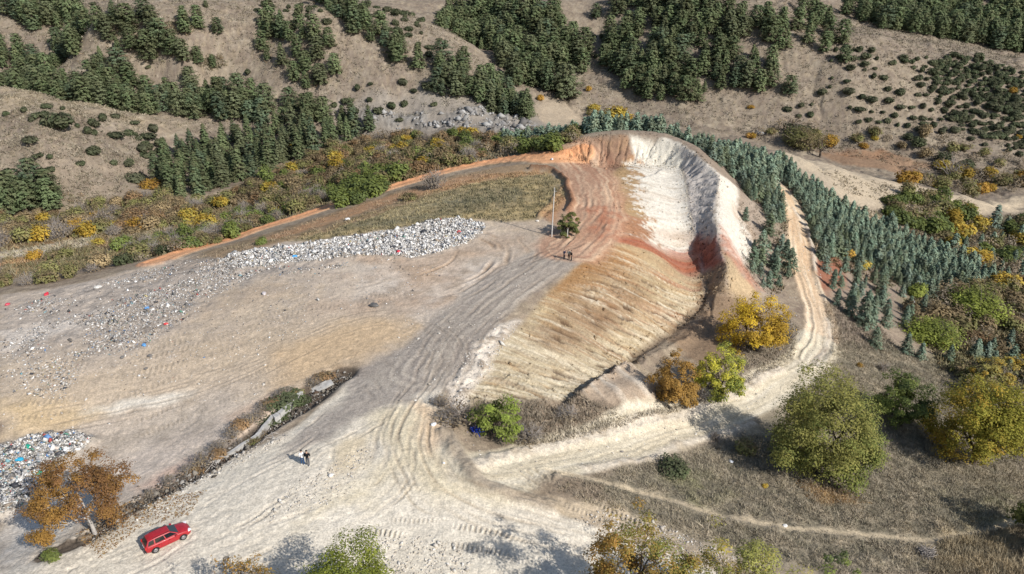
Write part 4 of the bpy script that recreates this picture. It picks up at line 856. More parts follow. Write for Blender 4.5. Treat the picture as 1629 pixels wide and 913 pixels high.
for x, y in scatter(WZ('1190 420,1200 450,1240 462,1265 442,1258 405,1240 388,1200 402'), 2.6, 402): ced.append((x, y, 'blue-green cedar between ridge and road', 'cedars between ridge and road'))
for x, y in scatter(WZ('1305 430,1330 470,1390 520,1440 520,1470 490,1440 470,1400 440,1340 405,1300 400'), 3.6, 403, off_road): ced.append((x, y, 'cedar on thin lower plantation edge', 'cedars of the lower edge'))
for x, y in scatter(WZ('1560 590,1629 600,1660 570,1629 545,1540 560'), 3.0, 404): ced.append((x, y, 'cedar in group behind golden walnut', 'cedars behind the golden walnut'))
for x, y in scatter(WZ('1500 390,1629 350,1660 420,1640 470,1570 440'), 5.5, 405): ced.append((x, y, 'lone cedar on far right brushy flat', 'scattered cedars at the far right'))
pos = [(x, y, ground_z(x, y), l, g) for x, y, l, g in ced]
pos = [p for p in pos if -20 < seen(p[:3])[0] < 1660]
pos.sort(key=lambda p: seen(p[:3])[2])
crest = []
rest_v = []
for i, (x, y, z, l, g) in enumerate(pos):
    k = float(np.clip(rngp.normal(1.0 if 'crest' in l else .76, .17), .35, 1.35)); pr = CEDARS[rngp.integers(5)]
    if i < 283: place_tree('cedar_tree', pr, (x, y, z - .05), rngp.uniform(0, 6.28), (k, k, k * rngp.uniform(.9, 1.15)), np.array(CED_C[rngp.integers(5)]) * rngp.uniform(.85, 1.15), l, 'cedar tree', g)
    else: rest_v.append((x, y, z, k, pr))
print('cedars', len(pos))
if rest_v: merged('cedar_plantation', rest_v, M_CEDAR, CED_C[1], .45)
for bx, by, ty, lab in [(1390, 550, 520, 'single round cedar on the grey slope below the plantation'), (1440, 560, 530, 'cedar standing just right of the round single cedar'), (1463, 570, 544, 'pale silvery small cedar among dry grass'), (1508, 575, 548, 'dark cedar before the yellow brush at the right'),
        (1550, 568, 538, 'cedar left of the group at the right edge'), (1350, 500, 460, 'tall cedar right of the road bend'), (1372, 518, 462, 'widest cedar at the lower end of the plantation'), (1330, 486, 458, 'cedar nearest the outer road edge'),
        (1185, 350, 328, 'tiny cedar alone on the pink slope behind the ridge'), (1199, 395, 380, 'tiny cedar on the bare slope left of the road'), (1243, 268, 240, 'cedar alone on the pale crest at the top of the plantation'), (1255, 275, 248, 'cedar second along the pale crest'), (1580, 362, 325, 'tall slim cedar far out on the right flat'), (1222, 298, 272, 'cedar at the head of the dirt road'), (1573, 420, 396, 'blue cedar among yellow brush at far right')]:
    p, h, _ = size_at(bx, by, ty); k = h / 4.4
    place_tree('cedar_tree', CEDARS[rngp.integers(5)], p, rngp.uniform(0, 6.28), k, CED_C[rngp.integers(5)], lab, 'cedar tree')

# ------------------------------------------------------------------ dark juniper shrubs on the dry slopes
JUN_C = [(.066, .082, .040), (.078, .090, .046), (.058, .072, .038), (.088, .092, .054)]
jun = []
def jk(th, sc, sd): return lambda x, y, rng: fbm(x, y, sc, 2, sd) > th
JP = [('1240 178,1330 118,1400 108,1480 96,1560 108,1629 130,1629 250,1500 215,1400 205,1300 196', 3.4, jk(-.12, 15, 211), 'dark juniper on right hillside', 'junipers of the right hillside'),
      ('1470 150,1500 92,1560 96,1640 120,1640 235,1560 215,1500 185', 2.3, jk(-.4, 9, 212), 'dark juniper in thick right edge cover', 'junipers of the thick shrub cover'),
      ('1330 80,1420 78,1440 100,1370 112,1320 100', 4.5, jk(-.1, 10, 213), 'low juniper near right crest', 'junipers near the right crest'),
      ('1110 60,1160 50,1170 80,1110 84', 3.0, jk(-.3, 9, 214), 'low juniper in wood clearing', 'junipers in the clearing'),
      ('940 50,980 60,990 110,960 120,930 80', 3.6, jk(-.1, 9, 215), 'juniper on slope between two woods', 'junipers between the woods'),
      ('560 20,620 12,680 45,720 80,690 100,620 60', 4.2, jk(.0, 9, 216), 'small juniper on bare middle ridge', 'junipers of the middle ridge'),
      ('520 165,600 120,690 140,740 165,700 185,600 190', 4.6, jk(.02, 12, 217), 'dark juniper over rock outcrop', 'junipers over the outcrop'),
      ('390 10,500 10,520 40,440 45', 4.0, jk(-.05, 9, 218), 'juniper above wedge-shaped wood', 'junipers at the top'),
      ('0 190,60 170,150 180,230 200,235 240,150 225,60 200', 4.2, jk(.02, 9, 219), 'dark juniper on bare left knoll', 'junipers of the knoll'),
      ('200 215,240 205,262 235,262 262,235 250', 2.6, jk(-.25, 9, 220), 'grey-green juniper beside big grove', 'junipers beside the grove')]
for ji, (s, d, kp, lab, grp) in enumerate(JP):
    for x, y in scatter(WZ(s), d, 500 + ji, kp, 4000): jun.append((x, y, lab, grp))
jp = [(x, y, ground_z(x, y), l, g) for x, y, l, g in jun]; jp = [p for p in jp if -20 < seen(p[:3])[0] < 1650 and seen(p[:3])[1] > -10]; jp.sort(key=lambda p: seen(p[:3])[2])
print('junipers', len(jp)); rest_v = []
for i, (x, y, z, l, g) in enumerate(jp):
    k = rngp.uniform(.75, 1.6) ** 1.0; pr = JUN[rngp.integers(6)]
    if i < 270:
        o = link('juniper_shrub', pr[0], None, np.array(JUN_C[rngp.integers(4)]) * rngp.uniform(.85, 1.2)); o.location = (x, y, z - .1); o.rotation_euler = (0, 0, rngp.uniform(0, 6.28)); o.scale = (k * rngp.uniform(.9, 1.3), k, k)
        tag(o, l, 'shrub', g)
    else: rest_v.append((x, y, z, k, pr))
if rest_v: merged('juniper_scrub', rest_v, M_JUN, JUN_C[0], .7)
for bx, by, w, c, lab in [(65, 186, 24, 0, 'oval dark shrub near the top of the knoll'), (100, 205, 44, 0, 'long dark shrub across the middle of the knoll'), (150, 246, 32, 1, 'wide dark shrub low on the knoll'), (50, 226, 26, 3, 'olive shrub on the knoll flank'), (62, 250, 18, 0, 'small dark shrub left of a pair on the knoll'),
        (80, 252, 16, 0, 'small dark shrub right of a pair on the knoll'), (130, 262, 16, 0, 'lone shrub low in the middle of the knoll'), (205, 262, 22, 1, 'shrub under the grove corner'), (182, 262, 18, 1, 'shrub left of the one under the grove corner'), (215, 288, 34, 3, 'olive shrub where the knoll meets the yellow bush'), (80, 272, 18, 1, 'green shrub over a brown one on the knoll'),
        (140, 212, 22, 1, 'shrub at the end of the long dark one'), (40, 178, 16, 0, 'leftmost small shrub high on the knoll'), (236, 108, 10, 0, 'tiny dark shrub alone on the left hillside'), (232, 28, 10, 0, 'tiny shrub on the open top left hillside'), (149, 8, 12, 0, 'tiny shrub by the topmost clump'), (395, 118, 16, 0, 'dark shrub left of the wedge-shaped wood')]:
    p, _, wm = size_at(bx, by, by - 10, w); o = link('juniper_shrub', JUN[rngp.integers(6)][0], None, JUN_C[c]); k = wm / 2.9
    o.location = p; o.rotation_euler = (0, 0, rngp.uniform(0, 6.28)); o.scale = (k, k, k * .9); tag(o, lab, 'shrub')

# ------------------------------------------------------------------ autumn brush of the valleys
KIN = {'rust': (BUSH, (.26, .165, .085), 'rust brown'), 'olive': (BUSH, (.205, .20, .075), 'olive green'), 'yellow': (BUSHY, (.42, .35, .075), 'yellow'), 'green': (BUSHG, (.13, .165, .055), 'green'),
       'grey': (BARE, (.24, .20, .15), 'grey leafless'), 'tan': (BUSH, (.29, .22, .12), 'tan'), 'lime': (BUSHG, (.32, .36, .07), 'lime green'), 'orange': (BUSHY, (.36, .20, .05), 'orange'), 'dark': (DARK, (.065, .080, .036), 'dark green')}
def bush(kind, loc, k, label, group=None, kz=1.0):
    pr, c, _ = KIN[kind]; m = pr[rngp.integers(len(pr))]
    if k > 2.0 and kind in ('lime', 'olive', 'green'): m = BIGO[0] if kind == 'olive' else BIGG[rngp.integers(2)]
    o = root('autumn_bush', loc, rngp.uniform(0, 6.28), (k, k, k * kz)); tag(o, label, 'bush', group)
    link('foliage', m[0], o, np.array(c) * rngp.uniform(.95, 1.35))
    link('stems', m[1], o); return o
ROADL = smooth_line(WZ('250 416,275 407,330 392,400 369,480 344,560 317,640 293,720 270,800 255,870 251,925 249'), 3)
BP = [('0 348,120 338,240 316,330 322,330 345,230 370,120 378,0 392', 2.3, (.75, 1.25), dict(rust=.28, olive=.24, yellow=.06, tan=.22, orange=.03, grey=.15), 'in thicket under left pines', 'left thicket'),
      ('200 395,300 372,400 335,430 330,500 300,520 318,440 352,340 388,260 405', 2.3, (.7, 1.05), dict(grey=.35, olive=.3, tan=.1, green=.25), 'in belt above red track', 'belt above the track'),
      ('330 330,420 285,520 240,600 215,720 214,800 222,760 258,680 275,590 298,520 318,430 330', 2.6, (.7, 1.25), dict(rust=.17, olive=.28, yellow=.06, tan=.17, grey=.19, green=.13), 'in wide valley brush', 'wide valley brush'),
      ('20 460,150 432,270 400,330 400,240 412,150 428,60 445,0 455', 2.2, (.6, 1.0), dict(grey=.3, olive=.35, dark=.15, tan=.2), 'below left rubbish edge', 'brush below the rubbish edge'),
      ('800 232,860 215,930 222,900 236,850 246,800 248', 2.4, (.8, 1.3), dict(green=.5, olive=.25, grey=.25), 'left of cut crest', 'clump left of the crest'),
      ('540 330,580 322,610 305,640 290,620 282,560 300,540 312', 2.2, (1.0, 1.3), dict(green=.85, olive=.15), 'in row beside red track', 'green row beside the track'),
      ('1440 500,1500 470,1600 440,1640 470,1640 560,1560 560,1480 545', 3.0, (.8, 1.3), dict(olive=.4, yellow=.06, tan=.18, grey=.28, rust=.08), 'in right edge brush', 'right edge brush'),
      ('1400 330,1450 312,1530 330,1560 360,1500 385,1430 360', 2.8, (.9, 1.5), dict(olive=.4, green=.25, grey=.3, yellow=.05), 'in hollow by pale spur', 'hollow brush'),
      ('1480 385,1629 350,1640 440,1560 435', 3.4, (.8, 1.4), dict(olive=.35, yellow=.06, green=.24, grey=.35), 'on far right flat', 'far right brush'),
      ('1200 220,1300 225,1300 205,1220 205', 3.4, (1.0, 1.8), dict(olive=.5, grey=.3, dark=.2), 'at hill foot behind plantation', 'hill foot brush'),
      ('1330 228,1420 235,1500 260,1629 300,1629 262,1500 225,1400 210', 4.0, (.8, 1.5), dict(dark=.25, grey=.3, olive=.25, orange=.08, tan=.12), 'at right hillside foot', 'right foot brush'),
      ('1440 292,1629 300,1640 285,1500 270', 3.6, (.9, 1.5), dict(grey=.4, yellow=.1, olive=.4, orange=.1), 'by stream behind spur', 'stream brush'),
      ('930 190,1000 195,990 180,940 172', 3.8, (.8, 1.3), dict(yellow=.5, olive=.4, orange=.1), 'at gully mouth', 'gully mouth brush'),
      ('1530 600,1640 570,1640 640,1560 640', 2.6, (.8, 1.2), dict(olive=.5, yellow=.2, grey=.3), 'behind golden walnut', 'brush behind the golden walnut')]
nb = 0; rest_b = []
for bi, (s, d, sz, mix_, lab, grp) in enumerate(BP):
    ks = list(mix_); pr = np.array([mix_[k] for k in ks]); pr /= pr.sum()
    for x, y in scatter(WZ(s), d * 1.22, 600 + bi, lambda x, y, r: (line_field(ROADL, x, y)[0] > 3.2) & off_road(x, y, r) & (fbm(x, y, 11, 2, 262) > (-.22 if bi in (2, 3, 4) else -.45)), 3000):
        z = ground_z(x, y); c = seen((x, y, z))
        if not (-15 < c[0] < 1645): continue
        # kinds come in drifts
        q = np.clip(.5 + .9 * fbm(np.array([x]), np.array([y]), 9, 2, 230 + bi)[0] + rngp.normal() * .22, 0, .999)
        k_ = ks[int(np.searchsorted(np.cumsum(pr), q))] if rngp.random() < .8 else ks[rngp.choice(len(ks), p=pr)]
        if nb >= 245 and c[2] > 120: rest_b.append((x, y, z, rngp.uniform(*sz) * 1.5, KIN[k_][0][rngp.integers(len(KIN[k_][0]))], k_)); continue
        bush(k_, (x, y, z - .12), rngp.uniform(*sz) * 1.5, f'{KIN[k_][2]} bush {lab}', f'{KIN[k_][2]} bushes, {grp}', rngp.uniform(.85, 1.2)); nb += 1
print('bushes', nb, len(rest_b))
for k_ in KIN:
    it = [t[:5] for t in rest_b if t[5] == k_]
    if it: merged('autumn_thicket', it, KIN[k_][0][0][0].materials[0], KIN[k_][1], .7)
for bx, by, w, k_, lab in [(328, 366, 46, 'yellow', 'brightest yellow bush beside the red track'), (300, 364, 26, 'yellow', 'smaller yellow bush touching the brightest one'), (155, 389, 24, 'yellow', 'round yellow bush alone on the pale strip'), (60, 412, 28, 'orange', 'orange bush by the light track at the left edge'), (100, 412, 40, 'olive', 'olive bush right of the orange one by the light track'),
        (155, 420, 40, 'olive', 'yellow-green bush over the rubbish edge'), (470, 238, 22, 'yellow', 'bright yellow bush in the middle of the valley brush'), (650, 250, 30, 'olive', 'round olive bush by the reddish scar'), (690, 240, 36, 'dark', 'dark green bush in the middle of the valley brush'), (210, 320, 30, 'rust', 'dark red leafless bush at the knoll corner'), (240, 300, 34, 'orange', 'ochre bush at the foot of the knoll'),
        (418, 388, 24, 'green', 'bright green bush between track and rubbish heap'), (440, 345, 30, 'yellow', 'yellow-olive bush over the bend of the red track'), (1480, 545, 92, 'lime', 'largest lime green bush below the plantation'), (1550, 500, 100, 'lime', 'second lime green bush up by the right edge'), (1460, 470, 40, 'lime', 'lime green bush left of the second large one'), (1345, 412, 30, 'orange', 'ochre bush among cedars by the red bank'), (1372, 425, 26, 'yellow', 'yellow bush among cedars by the red bank'),
        (1615, 520, 40, 'rust', 'deep red bush at the right edge'), (1550, 415, 42, 'yellow', 'ochre yellow bush at the far right'), (1405, 590, 28, 'grey', 'leafless small bush on the grey slope right of the road'), (1368, 583, 14, 'orange', 'tiny orange bush on the grey slope'), (1600, 460, 46, 'yellow', 'yellow bush by the right edge above the lime ones'),
        (1322, 235, 34, 'orange', 'round orange tree-like bush at the far hill foot'), (1375, 235, 18, 'orange', 'left of two orange bushes at the far hill foot'), (1392, 222, 16, 'yellow', 'right of two orange bushes at the far hill foot'), (1270, 235, 70, 'olive', 'wide olive bush behind the plantation crest'), (1192, 220, 18, 'orange', 'round golden bush at the crest of the plantation'), (985, 200, 50, 'yellow', 'wide yellow bush behind the cut crest'), (938, 198, 20, 'yellow', 'slim yellow bush left of the wide one behind the crest'),
        (1610, 148, 16, 'orange', 'orange bush alone in the shrubs of the right edge'), (1620, 220, 12, 'orange', 'small orange bush low at the right edge'), (1162, 64, 12, 'orange', 'orange bush inside the large wood'), (1195, 172, 12, 'orange', 'orange bush under the large wood'), (860, 160, 16, 'orange', 'orange bush at the gully mouth'), (935, 145, 14, 'orange', 'orange bush right of the big lone pine'),
        (1190, 722, 46, 'olive', 'olive bush in the shade left of the big walnut'), (85, 890, 36, 'green', 'low green bush at the foot of the orange tree, bottom left'), (1250, 540, 34, 'grey', 'grey bush behind the big yellow tree'), (1075, 750, 60, 'dark', 'dark green bush on the bank under the right road'), (1110, 635, 60, 'grey', 'grey leafless bush under the yellow-green tree'), (840, 700, 70, 'grey', 'grey bush on the bank above the right road'), (720, 670, 70, 'grey', 'bare grey bush at the yard corner'), (1138, 700, 24, 'grey', 'bare small bush on the road edge'),
        (1218, 775, 12, 'yellow', 'tiny yellow bush on the dry slope'), (900, 665, 50, 'grey', 'grey bush at the spoil mound foot'), (760, 240, 30, 'grey', 'grey bush on the pale hump by the red track'), (690, 300, 50, 'grey', 'grey thicket between red track and platform'), (650, 318, 30, 'olive', 'olive bush at the end of the grey thicket'), (1305, 330, 14, 'dark', 'dark strip bush on the pale spur')]:
    p, _, wm = size_at(bx, by, by - 10, w); bush(k_, p - (0, 0, .1), wm / 3.5, lab, None, .95 if w < 60 else .8)
# ------------------------------------------------------------------ the large broadleaved trees
def big(name_, bx, by, x0, x1, ty, seed, nleaf, leaf, mat, col, label, **kw):
    p, h, w = size_at(bx, by, ty, x1 - x0)
    m = broad_tree('tree', seed, h, w / 2, nleaf, leaf, mat, **kw)
    return place_tree(name_, m, p, 0, 1, col, label, 'tree')
big('walnut_tree', 1300, 750, 1218, 1392, 590, 21, 46000, .125, M_OLV, (.135, .165, .042), 'large round olive green walnut tree beside the bend of the right road', trunk_h=.12, k0=8, gap=0)
big('walnut_tree', 1432, 676, 1384, 1482, 592, 22, 14000, .14, M_GRN, (.085, .11, .038), 'dark green tree standing behind the golden walnut at the right', trunk_h=.12, k0=7, gap=.1)
big('walnut_tree', 1548, 738, 1468, 1620, 594, 23, 38000, .13, M_YEL, (.31, .29, .045), 'golden yellow and green walnut tree at the right edge', trunk_h=.12, k0=8, gap=0)
big('walnut_tree', 1570, 618, 1535, 1606, 572, 24, 6500, .14, M_YEL, (.36, .32, .10), 'pale yellow tree peeping over the golden walnut', trunk_h=.12, k0=6)
big('golden_tree', 1196, 556, 1138, 1246, 470, 25, 17000, .14, M_YEL, (.66, .46, .04), 'golden yellow tree at the lower end of the cut ridge', trunk_h=.15, k0=8, gap=.25)
big('golden_tree', 1142, 628, 1102, 1182, 548, 26, 11000, .13, M_GRN, (.50, .45, .06), 'yellow-green tree between the golden tree and the right road', trunk_h=.1, k0=8, gap=.25)
big('golden_tree', 1070, 640, 1028, 1110, 560, 27, 13000, .11, M_ORA, (.36, .22, .06), 'rusty orange tree beside the spoil mound', trunk_h=.1, k0=7, gap=.2)
big('green_tree', 795, 688, 742, 846, 628, 28, 5000, .125, M_GRN, (.22, .28, .05), 'green bushy tree at the yard corner over a blue scrap', trunk_h=.08, k0=9, gap=.5)
big('bare_tree', 740, 672, 690, 790, 622, 29, 150, .15, M_BUSH, (.16, .12, .08), 'leafless dark tree at the yard corner beside the ruts', trunk_h=.08, k0=9, gap=.9, bark=M_TWIG)
big('small_tree', 902, 374, 881, 919, 334, 30, 7000, .12, M_OLV, (.11, .13, .05), 'small dark green tree beside the utility pole', trunk_h=.15, k0=7, gap=0)
big('bare_tree', 1190 + 320, 285, 1480, 1548, 240, 33, 200, .2, M_BUSH, (.2, .15, .1), 'leafless grey tree in the far right valley', trunk_h=.15, k0=8, gap=.9, bark=M_GTWIG, low=False)
big('bare_tree', 48, 448, 24, 70, 430, 34, 0 + 30, .12, M_BUSH, (.2, .15, .1), 'little bare white-stemmed tree on the rubbish edge', trunk_h=.1, k0=7, gap=.95, bark=M_PALE, low=False)
big('poplar_tree', 1304, 250, 1296, 1316, 186, 35, 700, .2, M_OLV, (.17, .17, .07), 'thin pale poplar left of the round orange bush', trunk_h=.2, k0=5, gap=.4, low=False)
# bottom-left tree: pale forked trunk, thin rusty crown
p, h, w = size_at(152, 850, 732, 150)
LT = broad_tree('tree', 41, h, w * .50, 22000, .085, M_ORA, trunk_h=.30, bark=M_PALE, depth=5, low=False, tr=.62, gap=.1, lean=(-.6, .2), limbs=[(-.2, .2, 1.0), (.65, .1, .75), (.35, .5, .8), (-1.0, -.2, .35), (-.9, .5, .5), (-.85, -.6, .15), (.7, -.3, .5)])
place_tree('rusty_tree', LT, p, 0, 1, (.21, .11, .045), 'rusty orange tree with pale forked trunk beside the red car', 'tree')
def near_tree(px, Yd, ty, wpx, seed, nleaf, leaf, mat, col, label, **kw):
    q = HY(px, Yd, 0); z = ground_z(q[0], q[1]); d = ray(px, ty); h = CAM_H + d[2] / d[1] * Yd - z
    dep = Yd * math.cos(PITCH) + (CAM_H - z - h * .7) * math.sin(PITCH); w = wpx / FPX * dep; q = HY(px, Yd, z)
    m = broad_tree('tree', seed, h, w / 2, nleaf, leaf, mat, **kw)
    # keep the crown under the same photo column: the top leans with perspective
    x = (px - PCX) / FPX * (Yd * math.cos(PITCH) + (CAM_H - z - h * .75) * math.sin(PITCH))
    return place_tree('roadside_tree', m, (x, Yd, z), 0, 1, col, label, 'tree')
near_tree(543, 36.0, 880, 195, 51, 40000, .085, M_GRN, (.30, .33, .045), 'fresh green tree reaching up from the bottom edge beside the yard', trunk_h=.15, k0=8, gap=0)
near_tree(372, 36.5, 862, 190, 52, 2600, .09, M_ORA, (.20, .16, .05), 'sparse twiggy tree with a few orange leaves at the bottom edge', trunk_h=.15, k0=9, gap=.85, bark=M_GTWIG, low=False)
near_tree(1015, 37.5, 822, 205, 53, 24000, .09, M_ORA, (.20, .22, .055), 'open green and orange walnut at the bottom edge right of the yard', trunk_h=.2, k0=8, gap=.25, low=False)
near_tree(1190, 37.0, 856, 230, 54, 12000, .09, M_YEL, (.32, .32, .09), 'thin yellow-leaved tree right of the open walnut at the bottom edge', trunk_h=.15, k0=8, gap=.6, low=False)
near_tree(1352, 39.5, 866, 105, 55, 6000, .10, M_GRN, (.08, .10, .05), 'dark shrubby tree with pale leaf undersides at the bottom right', trunk_h=.1, k0=7, gap=.3)
# two trees just outside the right edge, whose shade falls into the picture
near_tree(1700, 56.0, 790, 150, 56, 5000, .22, M_OLV, (.10, .12, .04), 'tree beyond the right edge that shades the footpath', trunk_h=.15, k0=7)
# ------------------------------------------------------------------ rubbish: crumpled bags, sheets and scraps
def attr_mat(name, rough=.7, spec=.3):
    m, nt, b = nodes(name); a = nt.nodes.new('ShaderNodeAttribute'); a.attribute_name = 'albedo'
    nt.links.new(a.outputs['Color'], b.inputs['Base Color']); b.inputs['Roughness'].default_value = rough; b.inputs['Specular IOR Level'].default_value = spec; return m
M_RUB = attr_mat('rubbish_plastic', .55, .4); M_STONE = attr_mat('loose_stone', .9, .15); M_GRASS = attr_mat('dry_grass_blades', .85, .1); M_LITTER = attr_mat('leaf_litter', .85, .1)
_OCT = np.array([(1, 0, 0), (0, 1, 0), (-1, 0, 0), (0, -1, 0), (0, 0, 1), (0, 0, -1)], float)
_OF = np.array([(0, 1, 4), (1, 2, 4), (2, 3, 4), (3, 0, 4), (1, 0, 5), (2, 1, 5), (3, 2, 5), (0, 3, 5)])
def tri_mesh(name, V, F, colv, mat, smooth=False):
    me = bpy.data.meshes.new(name); me.vertices.add(len(V)); me.vertices.foreach_set('co', V.astype(np.float32).ravel())
    n, k = F.shape; me.loops.add(n * k); me.loops.foreach_set('vertex_index', F.astype(np.int32).ravel()); me.polygons.add(n)
    me.polygons.foreach_set('loop_start', np.arange(0, n * k, k, dtype=np.int32)); me.polygons.foreach_set('loop_total', np.full(n, k, np.int32))
    at = me.color_attributes.new('albedo', 'FLOAT_COLOR', 'POINT'); at.data.foreach_set('color', np.c_[colv, np.ones(len(V))].astype(np.float32).ravel())
    if smooth: me.polygons.foreach_set('use_smooth', np.ones(n, bool))
    me.materials.append(mat); me.update(); me.validate(); return me
def lumps(xy, size, flat, pal, wts, rng, sink=.2, jag=.3):
    n = len(xy); z = bil(Z, xy[:, 0], xy[:, 1]); s = size * np.exp(rng.normal(size=n) * .45)
    sh = np.stack([s * rng.uniform(.7, 1.5, n), s * rng.uniform(.5, 1.0, n), s * rng.uniform(*flat, n)], 1)
    V = _OCT[None] * sh[:, None, :] * (1 + rng.normal(size=(n, 6, 1)) * jag) + rng.normal(size=(n, 6, 3)) * (s * .12)[:, None, None]
    th = rng.uniform(0, 6.28, n); c, q = np.cos(th)[:, None], np.sin(th)[:, None]; tx = rng.normal(size=(n, 1)) * .4
    x = V[..., 0] * c - V[..., 1] * q; y = V[..., 0] * q + V[..., 1] * c; zz = V[..., 2] + tx * V[..., 0]
    P = np.stack([x + xy[:, :1], y + xy[:, 1:], zz + (z + sh[:, 2] * (1 - 2 * sink))[:, None]], -1)
    pal = np.array(pal); col = pal[rng.choice(len(pal), n, p=np.array(wts) / sum(wts))] * rng.uniform(.8, 1.15, (n, 1))
    return P.reshape(-1, 3), (_OF[None] + (np.arange(n) * 6)[:, None, None]).reshape(-1, 3), np.repeat(np.clip(col, 0, .9), 6, 0)
PAL = [(.70, .675, .64), (.50, .48, .45), (.40, .375, .34), (.05, .05, .055), (.15, .14, .13), (.30, .24, .18), (.10, .20, .38), (.36, .07, .06), (.09, .22, .16), (.36, .30, .16), (.27, .27, .275), (.16, .30, .33)]
def drop(P, n, rng, dens=None):
    lo, hi = P.min(0), P.max(0); q = rng.uniform(lo, hi, (n * 4, 2)); q = q[inside(P, q[:, 0], q[:, 1])]
    if dens is not None: q = q[rng.random(len(q)) < dens(q[:, 0], q[:, 1])]
    return q[:n]
rg = np.random.default_rng(5)
q = drop(W(HEAP), 24000, rg); V, F, c = lumps(q, .105, (.4, 1.0), PAL, (36, 24, 18, 8, 8, 8, .5, .4, .3, .4, 12, .4), rg)
stuff('rubbish_heap', tri_mesh('rubbish_heap', V, F, c, M_RUB))
q = drop(W(HEAP2), 9000, rg); V, F, c = lumps(q, .085, (.3, 1.0), PAL, (20, 20, 16, 12, 12, 9, 1.6, .9, 1.2, 1.2, 12, 1.6), rg)
stuff('rubbish_heap', tri_mesh('rubbish_heap', V, F, c, M_RUB))
SPD = W('-20 500,60 478,140 456,220 430,300 412,360 414,440 420,540 418,640 412,560 425,440 440,345 468,300 508,255 540,215 565,140 575,100 640,-20 620')
core = W('150 500,220 470,300 445,420 425,400 440,320 470,292 510,240 545,160 560,130 545')
def dens(x, y): return np.clip(.20 + .8 * inside(core, x, y) + 1.1 * fbm(x, y, 7, 2, 241), .05, 1)
q = drop(SPD, 15000, rg, dens); V, F, c = lumps(q, .085, (.2, .8), PAL, (15, 18, 22, 9, 14, 12, .9, .6, .6, .8, 13, .9), rg)
stuff('scattered_rubbish', tri_mesh('scattered_rubbish', V, F, c, M_RUB))
q = drop(W('300 470,480 430,640 415,720 430,640 480,520 500,400 560,200 640,150 600,250 545'), 1300, rg); V, F, c = lumps(q, .065, (.2, .6), PAL, (10, 12, 18, 6, 14, 12, .5, .5, .5, .5, 8, .5), rg)
stuff('scattered_rubbish', tri_mesh('scattered_rubbish', V, F, c, M_RUB))
def single_lump(name, px, py, s, colr, label, cat, mat=None, flat=.7, seed=0, sub=2):
    """one thing that can be picked out: a crumpled bag or a stone"""
    bm = bmesh.new(); bmesh.ops.create_icosphere(bm, subdivisions=sub, radius=1.0); r = np.random.default_rng(seed + int(px * 7 + py))
    off = r.uniform(0, 50)
    for v in bm.verts:
        a = np.array(v.co); d = float(fbm(np.array([a[0] * 1.0 + off + a[2]]), np.array([a[1] + off - a[2] * .7]), 1.1, 2, 3)[0]); v.co *= 1 + .38 * d; v.co.z *= flat
    me = bpy.data.meshes.new(name); bm.to_mesh(me); bm.free(); me.materials.append(mat or plain_mat(name + '_surface', colr, .5, .4, 0, .18, 3.0))
    s *= .72 if name == 'plastic_bag' else .7
    p = G(px, py)[0]; o = link(name, me); o.location = p + np.array((0, 0, s * flat * .45)); o.scale = (s * 1.25, s * .9, s); o.rotation_euler = (0, 0, r.uniform(0, 6)); return tag(o, label, cat)
